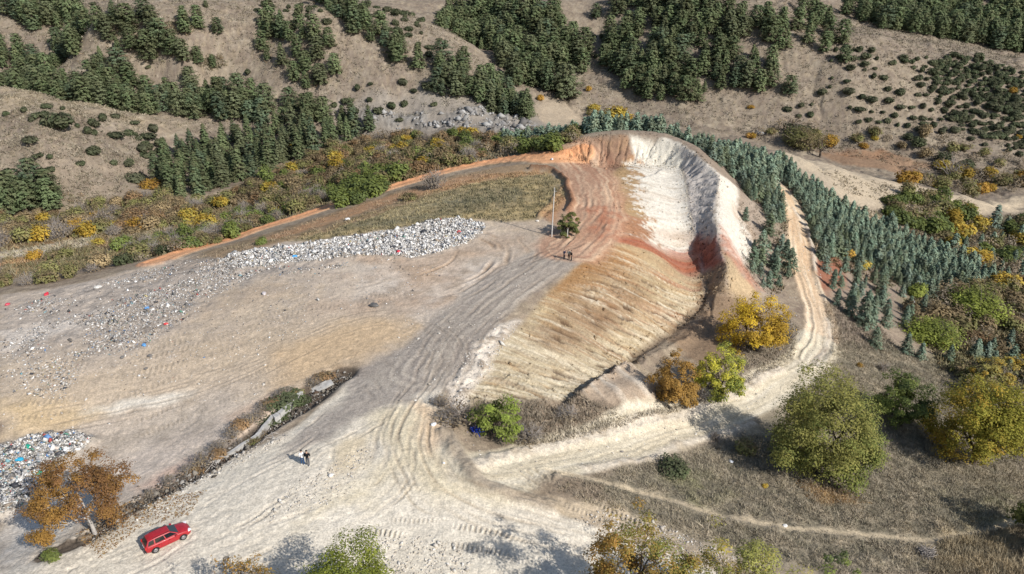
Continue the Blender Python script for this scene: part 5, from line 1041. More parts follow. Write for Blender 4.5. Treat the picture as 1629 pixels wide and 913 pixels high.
for a in [('plastic_bag', 44, 711, .40, (.02, .30, .20), 'green plastic bag on top of the rubbish pile at the left edge', 'bag'), ('plastic_bag', 31, 732, .42, (.02, .30, .48), 'bright blue plastic bag on the rubbish pile at the left edge', 'bag'),
          ('plastic_bag', 63, 753, .36, (.02, .28, .18), 'green bag low on the rubbish pile beside a black bag', 'bag'), ('plastic_bag', 64, 743, .42, (.03, .03, .035), 'black bag above the low green bag on the rubbish pile', 'bag'), ('plastic_bag', 94, 723, .46, (.05, .05, .055), 'black bag at the right end of the left rubbish pile', 'bag'),
          ('plastic_bag', 88, 715, .42, (.55, .45, .38), 'pinkish sheet on the right part of the left rubbish pile', 'sheet'), ('plastic_bag', 106, 716, .34, (.72, .73, .74), 'white bag at the right end of the left rubbish pile', 'bag'), ('plastic_bag', 98, 690, .32, (.10, .04, .03), 'dark red scrap on the upper rim of the left rubbish pile', 'scrap'),
          ('plastic_bag', 234, 491, .44, (.10, .24, .46), 'light blue bag in the middle of the scattered rubbish', 'bag'), ('plastic_bag', 229, 550, .42, (.10, .26, .50), 'blue bag at the lower tip of the scattered rubbish', 'bag'), ('plastic_bag', 264, 516, .34, (.50, .05, .05), 'red scrap at the right end of the scattered rubbish', 'scrap'),
          ('plastic_bag', 74, 469, .50, (.50, .03, .05), 'red scrap high on the left rubbish edge', 'scrap'), ('plastic_bag', 12, 485, .40, (.48, .05, .08), 'red scrap at the far left rubbish edge', 'scrap'), ('plastic_bag', 634, 401, .48, (.60, .03, .05), 'red bag on the lower flank of the white rubbish heap', 'bag'), ('plastic_bag', 730, 370, .55, (.55, .05, .05), 'red bag near the right end of the white rubbish heap', 'bag'),
          ('plastic_bag', 469, 409, .52, (.05, .28, .55), 'blue bag at the left end of the white rubbish heap', 'bag'), ('plastic_bag', 674, 370, .65, (.035, .035, .04), 'black bag in the middle of the white rubbish heap', 'bag'), ('plastic_bag', 626, 394, .60, (.04, .04, .045), 'black bag over the red one on the white rubbish heap', 'bag'),
          ('plastic_bag', 111, 541, .34, (.10, .09, .08), 'dark lump alone left of the rubbish tip', 'bag'), ('plastic_bag', 238, 567, .40, (.14, .13, .12), 'grey lump on bare ground below the scattered rubbish', 'bag'), ('plastic_bag', 195, 569, .34, (.16, .15, .14), 'grey lump left of another on bare ground', 'bag'), ('plastic_bag', 232, 587, .28, (.12, .11, .10), 'small dark lump below the grey lumps', 'bag'),
          ('plastic_bag', 420, 468, .48, (.42, .38, .38), 'pale crumpled sheet alone on the bare tip ground', 'sheet'), ('boulder', 156, 458, .60, (.52, .50, .46), 'pale boulder on the rubbish slope', 'boulder'), ('plastic_bag', 595, 487, .70, (.10, .095, .09), 'dark ash patch lump on the bare ground by the haul road', 'lump'),
          ('boulder', 420, 681, .55, (.55, .53, .49), 'round pale boulder lying at the foot of the concrete wall', 'boulder'), ('boulder', 1249, 837, .30, (.62, .60, .56), 'white stone on the footpath', 'stone'), ('boulder', 553, 350, .60, (.62, .61, .60), 'white drum-like lump on the strip below the red track', 'lump'), ('boulder', 878, 254, .5, (.66, .65, .64), 'white block on the red track', 'block'),
          ('boulder', 1163, 735, .34, (.68, .69, .70), 'white scrap in the grass under the walnut', 'scrap'), ('boulder', 1450, 481, .9, (.60, .62, .64), 'pale rock beside the lime green bushes', 'rock'), ('boulder', 706, 737, .16, (.7, .69, .68), 'small white stone on the yard ruts', 'stone'), ('boulder', 989, 719, .24, (.20, .18, .16), 'dark stone on the right road', 'stone'),
          ('boulder', 1208, 214, 2.2, (.30, .29, .28), 'grey rock knob behind the plantation', 'rock'), ('boulder', 855, 352, .35, (.62, .58, .52), 'pale stone at the platform edge by the pole', 'stone'), ('boulder', 690, 676, .35, (.74, .74, .73), 'white rubble lump at the yard corner', 'stone'), ('boulder', 738, 668, .45, (.70, .69, .66), 'white rubble behind the blue scrap', 'stone')]:
    single_lump(*a)
# ------------------------------------------------------------------ stones, litter, grass
STC = [(.52, .49, .44), (.44, .40, .35), (.36, .32, .27), (.58, .55, .51)]
qs = [drop(W(s), n, rg) for s, n in (('470 770,560 720,600 700,590 740,540 800,440 830,400 830', 500), ('560 860,700 850,760 880,740 913,540 913', 550), ('230 800,330 745,420 700,470 690,330 770,200 850', 350), ('960 810,1060 835,1180 890,1140 900,1000 850,900 830', 600),
      ('712 612,740 560,790 520,830 510,780 590,720 655', 500), ('730 690,800 740,1000 690,1240 600,1250 620,1100 700,900 745,790 770', 500), ('1240 310,1300 420,1330 520,1290 590,1240 480,1255 380', 350), ('560 180,720 178,840 190,820 213,660 205', 500), ('640 500,800 450,860 420,700 640,600 640', 300), ('0 560,500 500,400 640,0 690', 500))]
V, F, c = lumps(np.concatenate(qs), .075, (.4, .8), STC, (3, 3, 2, 2), rg, .3, .15); stuff('loose_stones', tri_mesh('loose_stones', V, F, c, M_STONE))
def near_line(P, n, spread, rng):
    i = rng.uniform(0, len(P) - 1.001, n); k = i.astype(int); t = (i - k)[:, None]; q = P[k, :2] * (1 - t) + P[k + 1, :2] * t; return q + rng.normal(size=(n, 2)) * spread
q = near_line(DITCH[4:], 2600, .75, rg); V, F, c = lumps(q, .10, (.3, .9), [(.07, .06, .05), (.13, .11, .09), (.20, .18, .15), (.32, .30, .27), (.10, .07, .05)], (4, 4, 3, 2, 2), rg, .2, .3); stuff('ditch_debris', tri_mesh('ditch_debris', V, F, c, M_STONE))
q = np.concatenate([near_line(FOOT, 1500, 1.1, rg), near_line(RIM, 900, .8, rg), near_line(BOT[len(BOT) // 2:], 900, 1.0, rg), drop(FACE, 900, rg)])
V, F, c = lumps(q, .10, (.4, .8), [(1, 1, 1), (.8, .78, .75), (.6, .57, .53)], (3, 3, 2), rg, .3, .2); c = c * np.repeat(np.stack([bil(ALB[..., i], q[:, 0], q[:, 1]) for i in range(3)], 1), 6, 0) * 1.1
stuff('fallen_clods', tri_mesh('fallen_clods', V, F, c, M_STONE))
def blades(xy, h, w, pal, rng, nb=6, spread=.22, lean=.5, keep=.65):
    n = len(xy); z = bil(Z, xy[:, 0], xy[:, 1]); k = n * nb; b = np.repeat(np.c_[xy, z], nb, 0) + np.c_[rng.normal(size=(k, 2)) * spread, np.full(k, -.03)]
    hh = np.repeat(h * np.exp(rng.normal(size=n) * .35), nb) * rng.uniform(.6, 1.2, k); a = rng.uniform(0, 6.28, k); d = np.c_[np.cos(a), np.sin(a), np.zeros(k)] * (w * rng.uniform(.6, 1.4, k))[:, None]
    tip = b + np.c_[rng.normal(size=(k, 2)) * (hh * lean)[:, None], hh]
    V = np.stack([b - d, b + d, tip], 1).reshape(-1, 3); pal = np.array(pal); soil = np.stack([bil(ALB[..., i], xy[:, 0], xy[:, 1]) for i in range(3)], 1)
    col = np.repeat((pal[rng.integers(0, len(pal), n)] * (1 - keep) + soil * keep) * rng.uniform(.75, 1.25, (n, 1)), nb, 0)
    return V, np.arange(k * 3).reshape(-1, 3), np.repeat(col, 3, 0)
GPAL = [(.36, .32, .25), (.31, .28, .23), (.42, .37, .28), (.27, .25, .20), (.23, .23, .15)]
def off_path(x, y): return (1 - bil(PATHM, x, y)) * np.clip(.75 + .9 * fbm(x, y, 2.2, 2, 40), .1, 1)
q1 = drop(W('880 775,960 752,1060 728,1160 700,1230 690,1300 600,1330 548,1400 540,1629 610,1660 913,1320 913,1130 860,1000 815,930 800'), 26000, rg, off_path)
q2 = drop(W('760 690,840 640,920 640,1000 668,1090 640,1085 655,960 690,840 712'), 2200, rg)
q3 = np.concatenate([drop(W('1150 565,1240 500,1272 520,1262 570,1190 612,1110 640'), 1500, rg), drop(W('1312 480,1400 520,1430 560,1330 550'), 1800, rg), drop(W('1175 320,1240 330,1228 470,1180 440'), 900, rg)])
q3 = np.concatenate([q3, drop(W('300 412,400 384,480 358,560 332,640 306,720 284,790 268,780 280,680 306,600 336,520 364,420 390,340 414'), 2600, rg, lambda x, y: np.clip(.3 + 1.2 * fbm(x, y, 4, 2, 281), 0, 1))])
parts_ = [blades(q3, .32, .05, GPAL, rg), blades(q1, .27, .035, GPAL, rg, 8, .26), blades(q2, .30, .05, GPAL[:4], rg), blades(drop(W('1500 860,1629 838,1660 913,1480 913'), 3500, rg), .36, .035, [(.46, .38, .25), (.38, .32, .21)], rg, 8),
          blades(drop(W(GRS), 5200, rg, lambda x, y: np.clip(.4 + fbm(x, y, 2.2, 2, 40), .1, 1)), .30, .09, [(.36, .31, .18), (.16, .165, .10), (.28, .25, .15), (.14, .15, .095)], rg, 4)]
off = 0; Vs, Fs, Cs = [], [], []
for V, F, c in parts_: Vs.append(V); Fs.append(F + off); Cs.append(c); off += len(V)
stuff('dry_grass', tri_mesh('dry_grass', np.concatenate(Vs), np.concatenate(Fs), np.concatenate(Cs), M_GRASS))
q = np.concatenate([drop(W(s), n, rg, lambda x, y: np.clip(.5 + 1.1 * fbm(x, y, 5, 2, 271), .05, 1)) for s, n in (('0 2,500 2,620 12,840 160,860 190,720 180,560 180,250 200,0 110', 15000), ('0 140,150 160,240 200,240 290,150 330,0 330', 5000), ('860 150,960 110,950 4,1629 4,1629 300,1300 235,1000 200', 18000), ('1300 270,1450 296,1470 340,1330 300', 350))])
V, F, c = blades(q, .42, .17, [(.20, .185, .125), (.24, .21, .16), (.36, .33, .25), (.15, .145, .09)], rg, 4, .4, .7, .55); stuff('dry_tussocks', tri_mesh('dry_tussocks', V, F, c, M_GRASS))
q = drop(W('560 182,640 182,720 180,780 176,838 192,865 206,815 212,740 204,660 204,600 204'), 700, rg, lambda x, y: np.clip(.3 + 1.2 * fbm(x, y, 7, 2, 272), 0, 1)); V, F, c = lumps(q, .55, (.5, 1.0), [(.30, .29, .275), (.22, .21, .20), (.36, .35, .335), (.16, .15, .14)], (3, 3, 2, 1), rg, .3, .25); stuff('outcrop_rocks', tri_mesh('outcrop_rocks', V, F, c, M_STONE))
# low scrub under the valley thickets and the plantation, too small to pick apart
SPAL = [(.20, .175, .10), (.15, .14, .075), (.25, .17, .09), (.22, .20, .13), (.13, .135, .065)]
def wild(x, y): return (line_field(ROADL, x, y)[0] > 2.8) * np.clip(.55 + 1.0 * fbm(x, y, 6, 2, 251), .05, 1)
sq = [drop(W(VAL), 15000, rg, wild), drop(W('1440 480,1560 430,1629 440,1660 600,1500 590'), 4500, rg), drop(W('1440 372,1540 410,1600 440,1660 345,1500 345'), 2600, rg), drop(W('1180 310,1235 330,1225 470,1300 410,1480 470,1540 430,1400 340,1260 280'), 2500, rg, lambda x, y: off_road(x, y, None) * .9)]
for s_, n_ in [(g[0], 260) for g in GROVES]: sq.append(drop(WZ(s_), n_, rg))
V, F, c = blades(np.concatenate(sq), .55, .16, SPAL, rg, 6, .35, .6, .4); stuff('low_scrub', tri_mesh('low_scrub', V, F, c, M_GRASS))
q = np.concatenate([drop(W('120 850,200 800,260 790,330 780,300 820,220 840,160 890'), 1500, rg), drop(W('1260 760,1350 780,1390 800,1290 800'), 900, rg), drop(W('1020 650,1110 640,1250 560,1200 600,1090 650'), 600, rg)])
k = len(q); b = np.c_[q, bil(Z, q[:, 0], q[:, 1]) + .03]; a = rg.uniform(0, 6.28, k); d1 = np.c_[np.cos(a), np.sin(a), rg.uniform(-.2, .5, k)] * .075; d2 = np.c_[-np.sin(a), np.cos(a), rg.uniform(-.2, .4, k)] * .055
V = np.stack([b - d1, b + d2, b + d1, b - d2], 1).reshape(-1, 3); c = np.array([(.22, .12, .05), (.15, .09, .05), (.30, .19, .07)])[rg.integers(0, 3, k)]
stuff('fallen_leaves', tri_mesh('fallen_leaves', V, np.arange(k * 4).reshape(-1, 4), np.repeat(c, 4, 0), M_LITTER))
# rough brush in the ditch and beside the yard
for i, (bx, by, w, k_, lab) in enumerate([(460, 640, 60, 'dark', 'dark creeping brush on the sunny side of the concrete wall'), (436, 668, 44, 'dark', 'dark creeping brush halfway along the concrete wall'), (470, 628, 26, 'olive', 'olive brush at the upper end of the concrete wall'), (405, 706, 26, 'olive', 'small olive bush in the ditch below the concrete wall'),
        (420, 650, 36, 'grey', 'burnt brush above the upper half of the concrete wall'), (396, 672, 38, 'grey', 'burnt brush above the middle of the concrete wall'), (370, 694, 40, 'grey', 'burnt brush above the lower end of the concrete wall'), (345, 716, 42, 'grey', 'burnt brush left of the lower wall end'), (322, 738, 46, 'grey', 'burnt brush by the dead branches in the ditch'), (298, 748, 34, 'grey', 'burnt brush at the lower end of the ditch'),
        (445, 630, 30, 'grey', 'burnt brush over the broken wall top'), (500, 612, 34, 'grey', 'burnt brush at the head of the ditch by the slab'), (528, 604, 30, 'grey', 'burnt brush at the uppermost end of the ditch'), (482, 640, 30, 'dark', 'dark creeper between slab and wall'), (350, 728, 34, 'rust', 'brown brush left of the dead branches'), (408, 664, 30, 'grey', 'burnt brush behind the wall near its broken joint'), (432, 644, 30, 'rust', 'brown brush behind the upper wall'), (456, 626, 30, 'grey', 'burnt brush behind the top of the wall'), (515, 604, 34, 'rust', 'brown brush above the tilted slab'), (240, 786, 26, 'grey', 'grey brush low in the ditch beside the fallen leaves'), (450, 664, 30, 'dark', 'dark creeper right of the broken wall joint'), (418, 694, 28, 'grey', 'grey twigs below the pale boulder'), (385, 682, 36, 'rust', 'reddish brown brush above the middle of the wall'), (270, 766, 30, 'grey', 'grey brush on the ditch rubble below the dead branches'), (312, 752, 30, 'rust', 'reddish brush beside the dead branches'), (700, 645, 40, 'grey', 'bare twiggy brush leaning over the ruts'), (380, 712, 30, 'grey', 'grey twigs in the ditch under the wall')]):
    p, _, wm = size_at(bx, by, by - 10, w); bush(k_, p - (0, 0, .1), wm / 3.2, lab, None, .45 if k_ == 'dark' else .7)

# ------------------------------------------------------------------ concrete wall, slab, pole, post
M_CONC = plain_mat('old_concrete', (.40, .385, .36), .9, .2, 0, .22, 2.2); M_POLE = plain_mat('pole_concrete', (.50, .48, .45), .85, .2, 0, .1, 3); M_STEEL = plain_mat('grey_steel', (.30, .30, .31), .5, .4, .3, .1, 8)
def prism(name, a, b, w, z0, z1, mat, parent=None, tilt=0.0):
    """straight wall piece between two ground points, broken ends and chipped top"""
    a = np.array(a[:2]); b = np.array(b[:2]); d = b - a; L = np.hypot(*d); d /= L; nrm = np.array((-d[1], d[0])); m = MB(); ns = max(3, int(L / .7)); V = []; F = []; r = np.random.default_rng(int(L * 100))
    for i in range(ns + 1):
        q = a + d * L * i / ns; h0 = z0[0] + (z0[1] - z0[0]) * i / ns; h1 = z1[0] + (z1[1] - z1[0]) * i / ns + r.uniform(-.06, .03)
        for s_, h, t in ((-1, h0, 0), (1, h0, 0), (1, h1, tilt), (-1, h1, tilt)): V.append((*(q + nrm * (s_ * w / 2 + t)), h))
    for i in range(ns):
        for j in range(4): F.append((i * 4 + j, i * 4 + (j + 1) % 4, i * 4 + 4 + (j + 1) % 4, i * 4 + 4 + j))
    F += [(3, 2, 1, 0), tuple(ns * 4 + j for j in range(4))]; m.add(V, F)
    return link(name, m.mesh(name, mat), parent)
wr = root('concrete_wall', G(410, 690)[0]); tag(wr, 'broken old concrete retaining wall running along the ditch', 'wall')
bpy.context.view_layer.update()
def seg(px0, px1, top0, top1, w=.38, base=-1.9):
    a = PZ(*px0, top0); b = PZ(*px1, top1); loc = np.array(wr.location)
    return prism('wall_segment', np.array(a) - loc, np.array(b) - loc, w, (top0 + base - loc[2], top1 + base - loc[2]), (top0 - loc[2], top1 - loc[2]), M_CONC, wr, .12)
seg((478, 621), (442, 656), .05, -.05, .42); seg((443, 657), (434, 661), -.12, -.15, .7); seg((432, 660), (405, 692), -.25, -.4, .32); seg((405, 692), (340, 733), -.4, -.7, .32)
sl_ = root('concrete_slab', G(512, 618)[0]); tag(sl_, 'tilted broken concrete slab at the upper end of the ditch', 'slab')
m = MB(); m.box((0, 0, .25), (1.35, .5, .12), rot=.55); so = link('slab', m.mesh('slab', M_CONC), sl_); so.rotation_euler = (.25, -.15, 0)
p, h, _ = size_at(877.5, 376.5, 301); pr_ = root('utility_pole', p); tag(pr_, 'tall thin pale utility pole beside the small dark tree', 'pole')
m = MB(); m.tube([(0, 0, -.6), (.14, 0, h * .5), (.28, 0, h)], [.11, .09, .07], 10, cap=True); link('pole', m.mesh('pole', M_POLE, False), pr_)
m = MB(); m.box((.28, 0, h + .04), (.08, .35, .05)); m.box((.45, 0, h - .35), (.16, .04, .04)); link('bracket', m.mesh('bracket', M_STEEL), pr_)
for s_ in (-1, 1):
    m = MB(); m.tube([(.28, .28 * s_, h + .08), (.28, .28 * s_, h + .26)], [.05, .035], 6, cap=True); link('insulator', m.mesh('insulator', M_POLE), pr_)
p, h, _ = size_at(902.5, 378, 364); m = MB(); m.tube([(0, 0, -.3), (0, 0, h * .6), (.02, 0, h)], [.09, .085, .08], 8, cap=True); m.box((.02, 0, h + .03), (.11, .11, .03)); o = link('marker_post', m.mesh('marker_post', M_POLE)); o.location = p; tag(o, 'short pale post right of the utility pole', 'post')
# dead branches, blue scrap, brush pile
def tangle(name, px, py, n, rad, hgt, r, mat, label, cat, seed, part=None, straight=False):
    rng = np.random.default_rng(seed); m = MB(); p = G(px, py)[0]
    for _ in range(n):
        a = rng.normal(size=2) * rad * .45; d = rng.normal(size=3) * np.array((rad, rad, hgt * .5)); c0 = np.array((a[0], a[1], rng.uniform(0, hgt)))
        m.tube([c0 - d * .5, c0 + rng.normal(size=3) * rad * (.05 if straight else .16), c0 + d * .5], [r * rng.uniform(.7, 1.3), r, r * .4], 4)
    o = link(name, m.mesh(name, mat)); o.location = p + np.array((0, 0, .05)); return tag(o, label, cat)
M_BLUE = plain_mat('blue_plastic', (.012, .035, .30), .4, .5, 0, .2, 6)
tangle('blue_scrap', 757, 688, 34, .55, .5, .055, M_BLUE, 'tangled blue plastic scrap under the green bush at the yard corner', 'scrap', 5)
tangle('branch_pile', 1474, 884, 90, .75, .6, .03, M_GTWIG, 'tangled pile of grey dead branches below the footpath', 'branch pile', 6)
tangle('branch_pile', 345, 738, 16, 1.3, .7, .035, M_PALE, 'bleached dead branches lying in the ditch', 'branches', 7)
tangle('branch_pile', 440, 697, 12, .9, .4, .03, M_PALE, 'dead branches on the rubble right of the wall', 'branches', 8)

# ------------------------------------------------------------------ the red car
M_RED = plain_mat('red_car_paint', (.34, .016, .022), .40, .5, .0, .16, 5, .35); M_GLASS = plain_mat('dark_car_glass', (.012, .014, .018), .08, .6, 0, .05, 2); M_TYRE = plain_mat('tyre_rubber', (.022, .022, .023), .85, .2); M_RIM = plain_mat('alloy_rim', (.35, .35, .36), .35, .5, .7, .05); M_LAMP = plain_mat('lamp_glass', (.75, .76, .78), .12, .6, 0, .03); M_TAIL = plain_mat('tail_lamp', (.42, .02, .02), .2, .5); M_BLACK = plain_mat('black_trim', (.02, .02, .021), .6, .3)
def quadmesh(name, V, mat, parent, th=.012):
    V = np.array(V, float); n = np.cross(V[1] - V[0], V[3] - V[0]); n /= np.linalg.norm(n); m = MB(); m.add(np.vstack([V + n * th, V - n * th]), [(0, 1, 2, 3), (7, 6, 5, 4), (0, 4, 5, 1), (1, 5, 6, 2), (2, 6, 7, 3), (3, 7, 4, 0)]); return link(name, m.mesh(name, mat), parent)
def make_car(loc, rz):
    car = root('car', loc, rz, .87); tag(car, 'red five-door car parked on the white yard beside the rusty tree', 'car')
    #  x      half-w  sill  belt   hood/top crown
    st = [(-2.06, .58, .42, .74, .78), (-2.02, .70, .30, .86, .90), (-1.85, .79, .24, .93, .96), (-1.2, .835, .21, .94, .97), (-.3, .845, .20, .93, .96), (.55, .84, .20, .92, .96), (.95, .835, .20, .91, .97), (1.35, .825, .21, .86, .94), (1.72, .79, .23, .78, .86), (1.93, .70, .27, .68, .75), (2.05, .55, .34, .58, .63)]
    V = []; F = []; k = 12
    for x, w, zs, zb, zt in st:
        h = [(0, zs - .02), (w * .75, zs - .01), (w * .96, zs + .06), (w, zs + (zb - zs) * .45), (w * .985, zb - .10), (w * .93, zb), (w * .55, zt - .005)]
        ring = h + [(0, zt)] + [(-a, b) for a, b in h[:0:-1]]
        k = len(ring); V += [(x, a, b) for a, b in ring]
    for i in range(len(st) - 1):
        for j in range(k): F.append((i * k + j, i * k + (j + 1) % k, (i + 1) * k + (j + 1) % k, (i + 1) * k + j))
    F += [tuple(range(k))[::-1][::1], tuple((len(st) - 1) * k + j for j in range(k))]
    m = MB(); m.add(V, F)
    # greenhouse
    lo = [(-1.98, .70, .90), (-1.2, .765, .925), (-.2, .77, .92), (.98, .72, .93)]; hi = [(-1.68, .52, 1.40), (-1.15, .575, 1.475), (-.35, .585, 1.48), (.22, .545, 1.43)]
    V = []; F = []
    for (x0, y0, z0), (x1, y1, z1) in zip(lo, hi):
        V += [(x0, -y0, z0), (x1, -y1, z1), (x1, -y1 * .5, z1 + .03), (x1, y1 * .5, z1 + .03), (x1, y1, z1), (x0, y0, z0)]
    for i in range(3):
        for j in range(5): F.append((i * 6 + j, (i + 1) * 6 + j, (i + 1) * 6 + j + 1, i * 6 + j + 1))
    F += [(0, 1, 2, 3, 4, 5)[::1], (23, 22, 21, 20, 19, 18)]; m.add(V, F)
    body = link('body', m.mesh('car_body', M_RED), car)
    bm = bmesh.new(); bm.from_mesh(body.data); bmesh.ops.recalc_face_normals(bm, faces=bm.faces); bm.to_mesh(body.data); bm.free()
    bv = body.modifiers.new('bevel', 'BEVEL'); bv.width = .035; bv.segments = 2; bv.limit_method = 'ANGLE'; bv.angle_limit = R(22)
    body.data.polygons.foreach_set('use_smooth', np.ones(len(body.data.polygons), bool)); 
    def face(A0, B0, B1, A1, u0, u1, v0, v1, name, off_=.02):
        A0, B0, B1, A1 = map(np.array, (A0, B0, B1, A1)); f = lambda u, v: (A0 * (1 - u) + B0 * u) * (1 - v) + (A1 * (1 - u) + B1 * u) * v
        q = np.array([f(u0, v0), f(u1, v0), f(u1, v1), f(u0, v1)]); n = np.cross(q[1] - q[0], q[3] - q[0]); n /= np.linalg.norm(n); ctr = q.mean(0)
        if np.dot(n, ctr - np.array((-.4, 0, 1.0))) < 0: q = q[::-1]; n = -n
        return quadmesh(name, q + n * off_, M_GLASS, car, .006)
    P = lambda t, s_: (t[0], t[1] * s_, t[2])
    face(P(lo[3], -1), P(lo[3], 1), P(hi[3], 1), P(hi[3], -1), .05, .95, .06, .93, 'windscreen'); face(P(lo[0], -1), P(lo[0], 1), P(hi[0], 1), P(hi[0], -1), .08, .92, .10, .92, 'rear_window')
    for s_ in (-1, 1):
        for i, (u0, u1) in ((2, (.04, .90)), (1, (.06, .95)), (0, (.18, .92))):
            face(P(lo[i], s_), P(lo[i + 1], s_), P(hi[i + 1], s_), P(hi[i], s_), u0, u1, .14, .86, 'side_window', .012)
        for x in (1.22, -1.28):
            w = MB(); w.tube([(x, s_ * .70, .31), (x, s_ * .80, .31), (x, s_ * .865, .31)], [.30, .315, .30], 20, cap=True); wo = link('wheel', w.mesh('wheel', M_TYRE), car)
            r_ = MB(); r_.tube([(x, s_ * .86, .31), (x, s_ * .875, .31)], [.20, .18], 16, cap=True); link('rim', r_.mesh('rim', M_RIM), wo)
            a_ = MB(); n_ = 12; Vv = []; Ff = []
            for i in range(n_ + 1):
                t = math.pi * i / n_
                for rr in (.315, .375): Vv.append((x + rr * math.cos(t), s_ * .852, .30 + rr * math.sin(t)))
            for i in range(n_): Ff.append((2 * i, 2 * i + 1, 2 * i + 3, 2 * i + 2))
            a_.add(Vv, Ff); link('wheel_arch', a_.mesh('wheel_arch', M_BLACK), car)
        b_ = MB(); b_.box((1.86, s_ * .60, .71), (.15, .13, .065), rot=-.35 * s_); link('headlight', b_.mesh('headlight', M_LAMP), car)
        b_ = MB(); b_.box((-2.0, s_ * .66, .82), (.07, .07, .15)); link('tail_light', b_.mesh('tail_light', M_TAIL), car)
        b_ = MB(); b_.box((.66, s_ * .93, .99), (.09, .09, .07)); link('wing_mirror', b_.mesh('wing_mirror', M_RED), car)
        for x in (.02, -.92):
            b_ = MB(); b_.box((x, s_ * .853, .78), (.09, .012, .018)); link('door_handle', b_.mesh('door_handle', M_BLACK), car)
        b_ = MB(); b_.box((-.5, s_ * .50, 1.49), (.75, .02, .018)); link('roof_rail', b_.mesh('roof_rail', M_BLACK), car)
    b_ = MB(); b_.box((2.045, 0, .50), (.03, .40, .09)); link('grille', b_.mesh('grille', M_BLACK), car)
    b_ = MB(); b_.box((-2.08, 0, .66), (.012, .26, .06)); link('number_plate', b_.mesh('number_plate', M_LAMP), car)
    b_ = MB(); b_.box((-2.03, 0, .40), (.06, .66, .10)); link('rear_bumper', b_.mesh('rear_bumper', M_BLACK), car)
    return car
rw = G(250.5, 879)[0]; fw = G(292.5, 858.5)[0]; ang = math.atan2(fw[1] - rw[1], fw[0] - rw[0]); mid = (rw + fw) / 2
cc = mid + np.array((-math.sin(ang), math.cos(ang), 0)) * .70
make_car((cc[0], cc[1], ground_z(cc[0], cc[1]) + .0), ang)
print('wheelbase', np.hypot(*(fw - rw)[:2]))

# ------------------------------------------------------------------ people
def skin_mesh(name, V, E, Rr, mat, sub=1):
    me = bpy.data.meshes.new(name + '_t'); me.from_pydata([tuple(v) for v in V], E, []); o = bpy.data.objects.new(name + '_t', me); COL.objects.link(o)
    sk = o.modifiers.new('s', 'SKIN'); sk.use_smooth_shade = True
    for i, r_ in enumerate(Rr): me.skin_vertices[0].data[i].radius = r_ if not np.isscalar(r_) else (r_, r_)
    me.skin_vertices[0].data[0].use_root = True
    if sub: o.modifiers.new('d', 'SUBSURF').levels = sub
    dg = bpy.context.evaluated_depsgraph_get(); out = bpy.data.meshes.new_from_object(o.evaluated_get(dg)); out.name = name
    bpy.data.objects.remove(o); bpy.data.meshes.remove(me); out.materials.clear(); out.materials.append(mat); return out
M_SKIN = plain_mat('skin', (.42, .26, .18), .6, .3, 0, .05); M_HAIR = plain_mat('dark_hair', (.018, .014, .012), .6, .3); M_SHOE = plain_mat('shoes', (.05, .05, .055), .7, .2); M_SHOEW = plain_mat('pale_shoes', (.55, .55, .54), .7, .2)
_cloth = {}
def cloth(c):
    if c not in _cloth: _cloth[c] = plain_mat('cloth', c, .9, .1, 0, .12, 14)
    return _cloth[c]
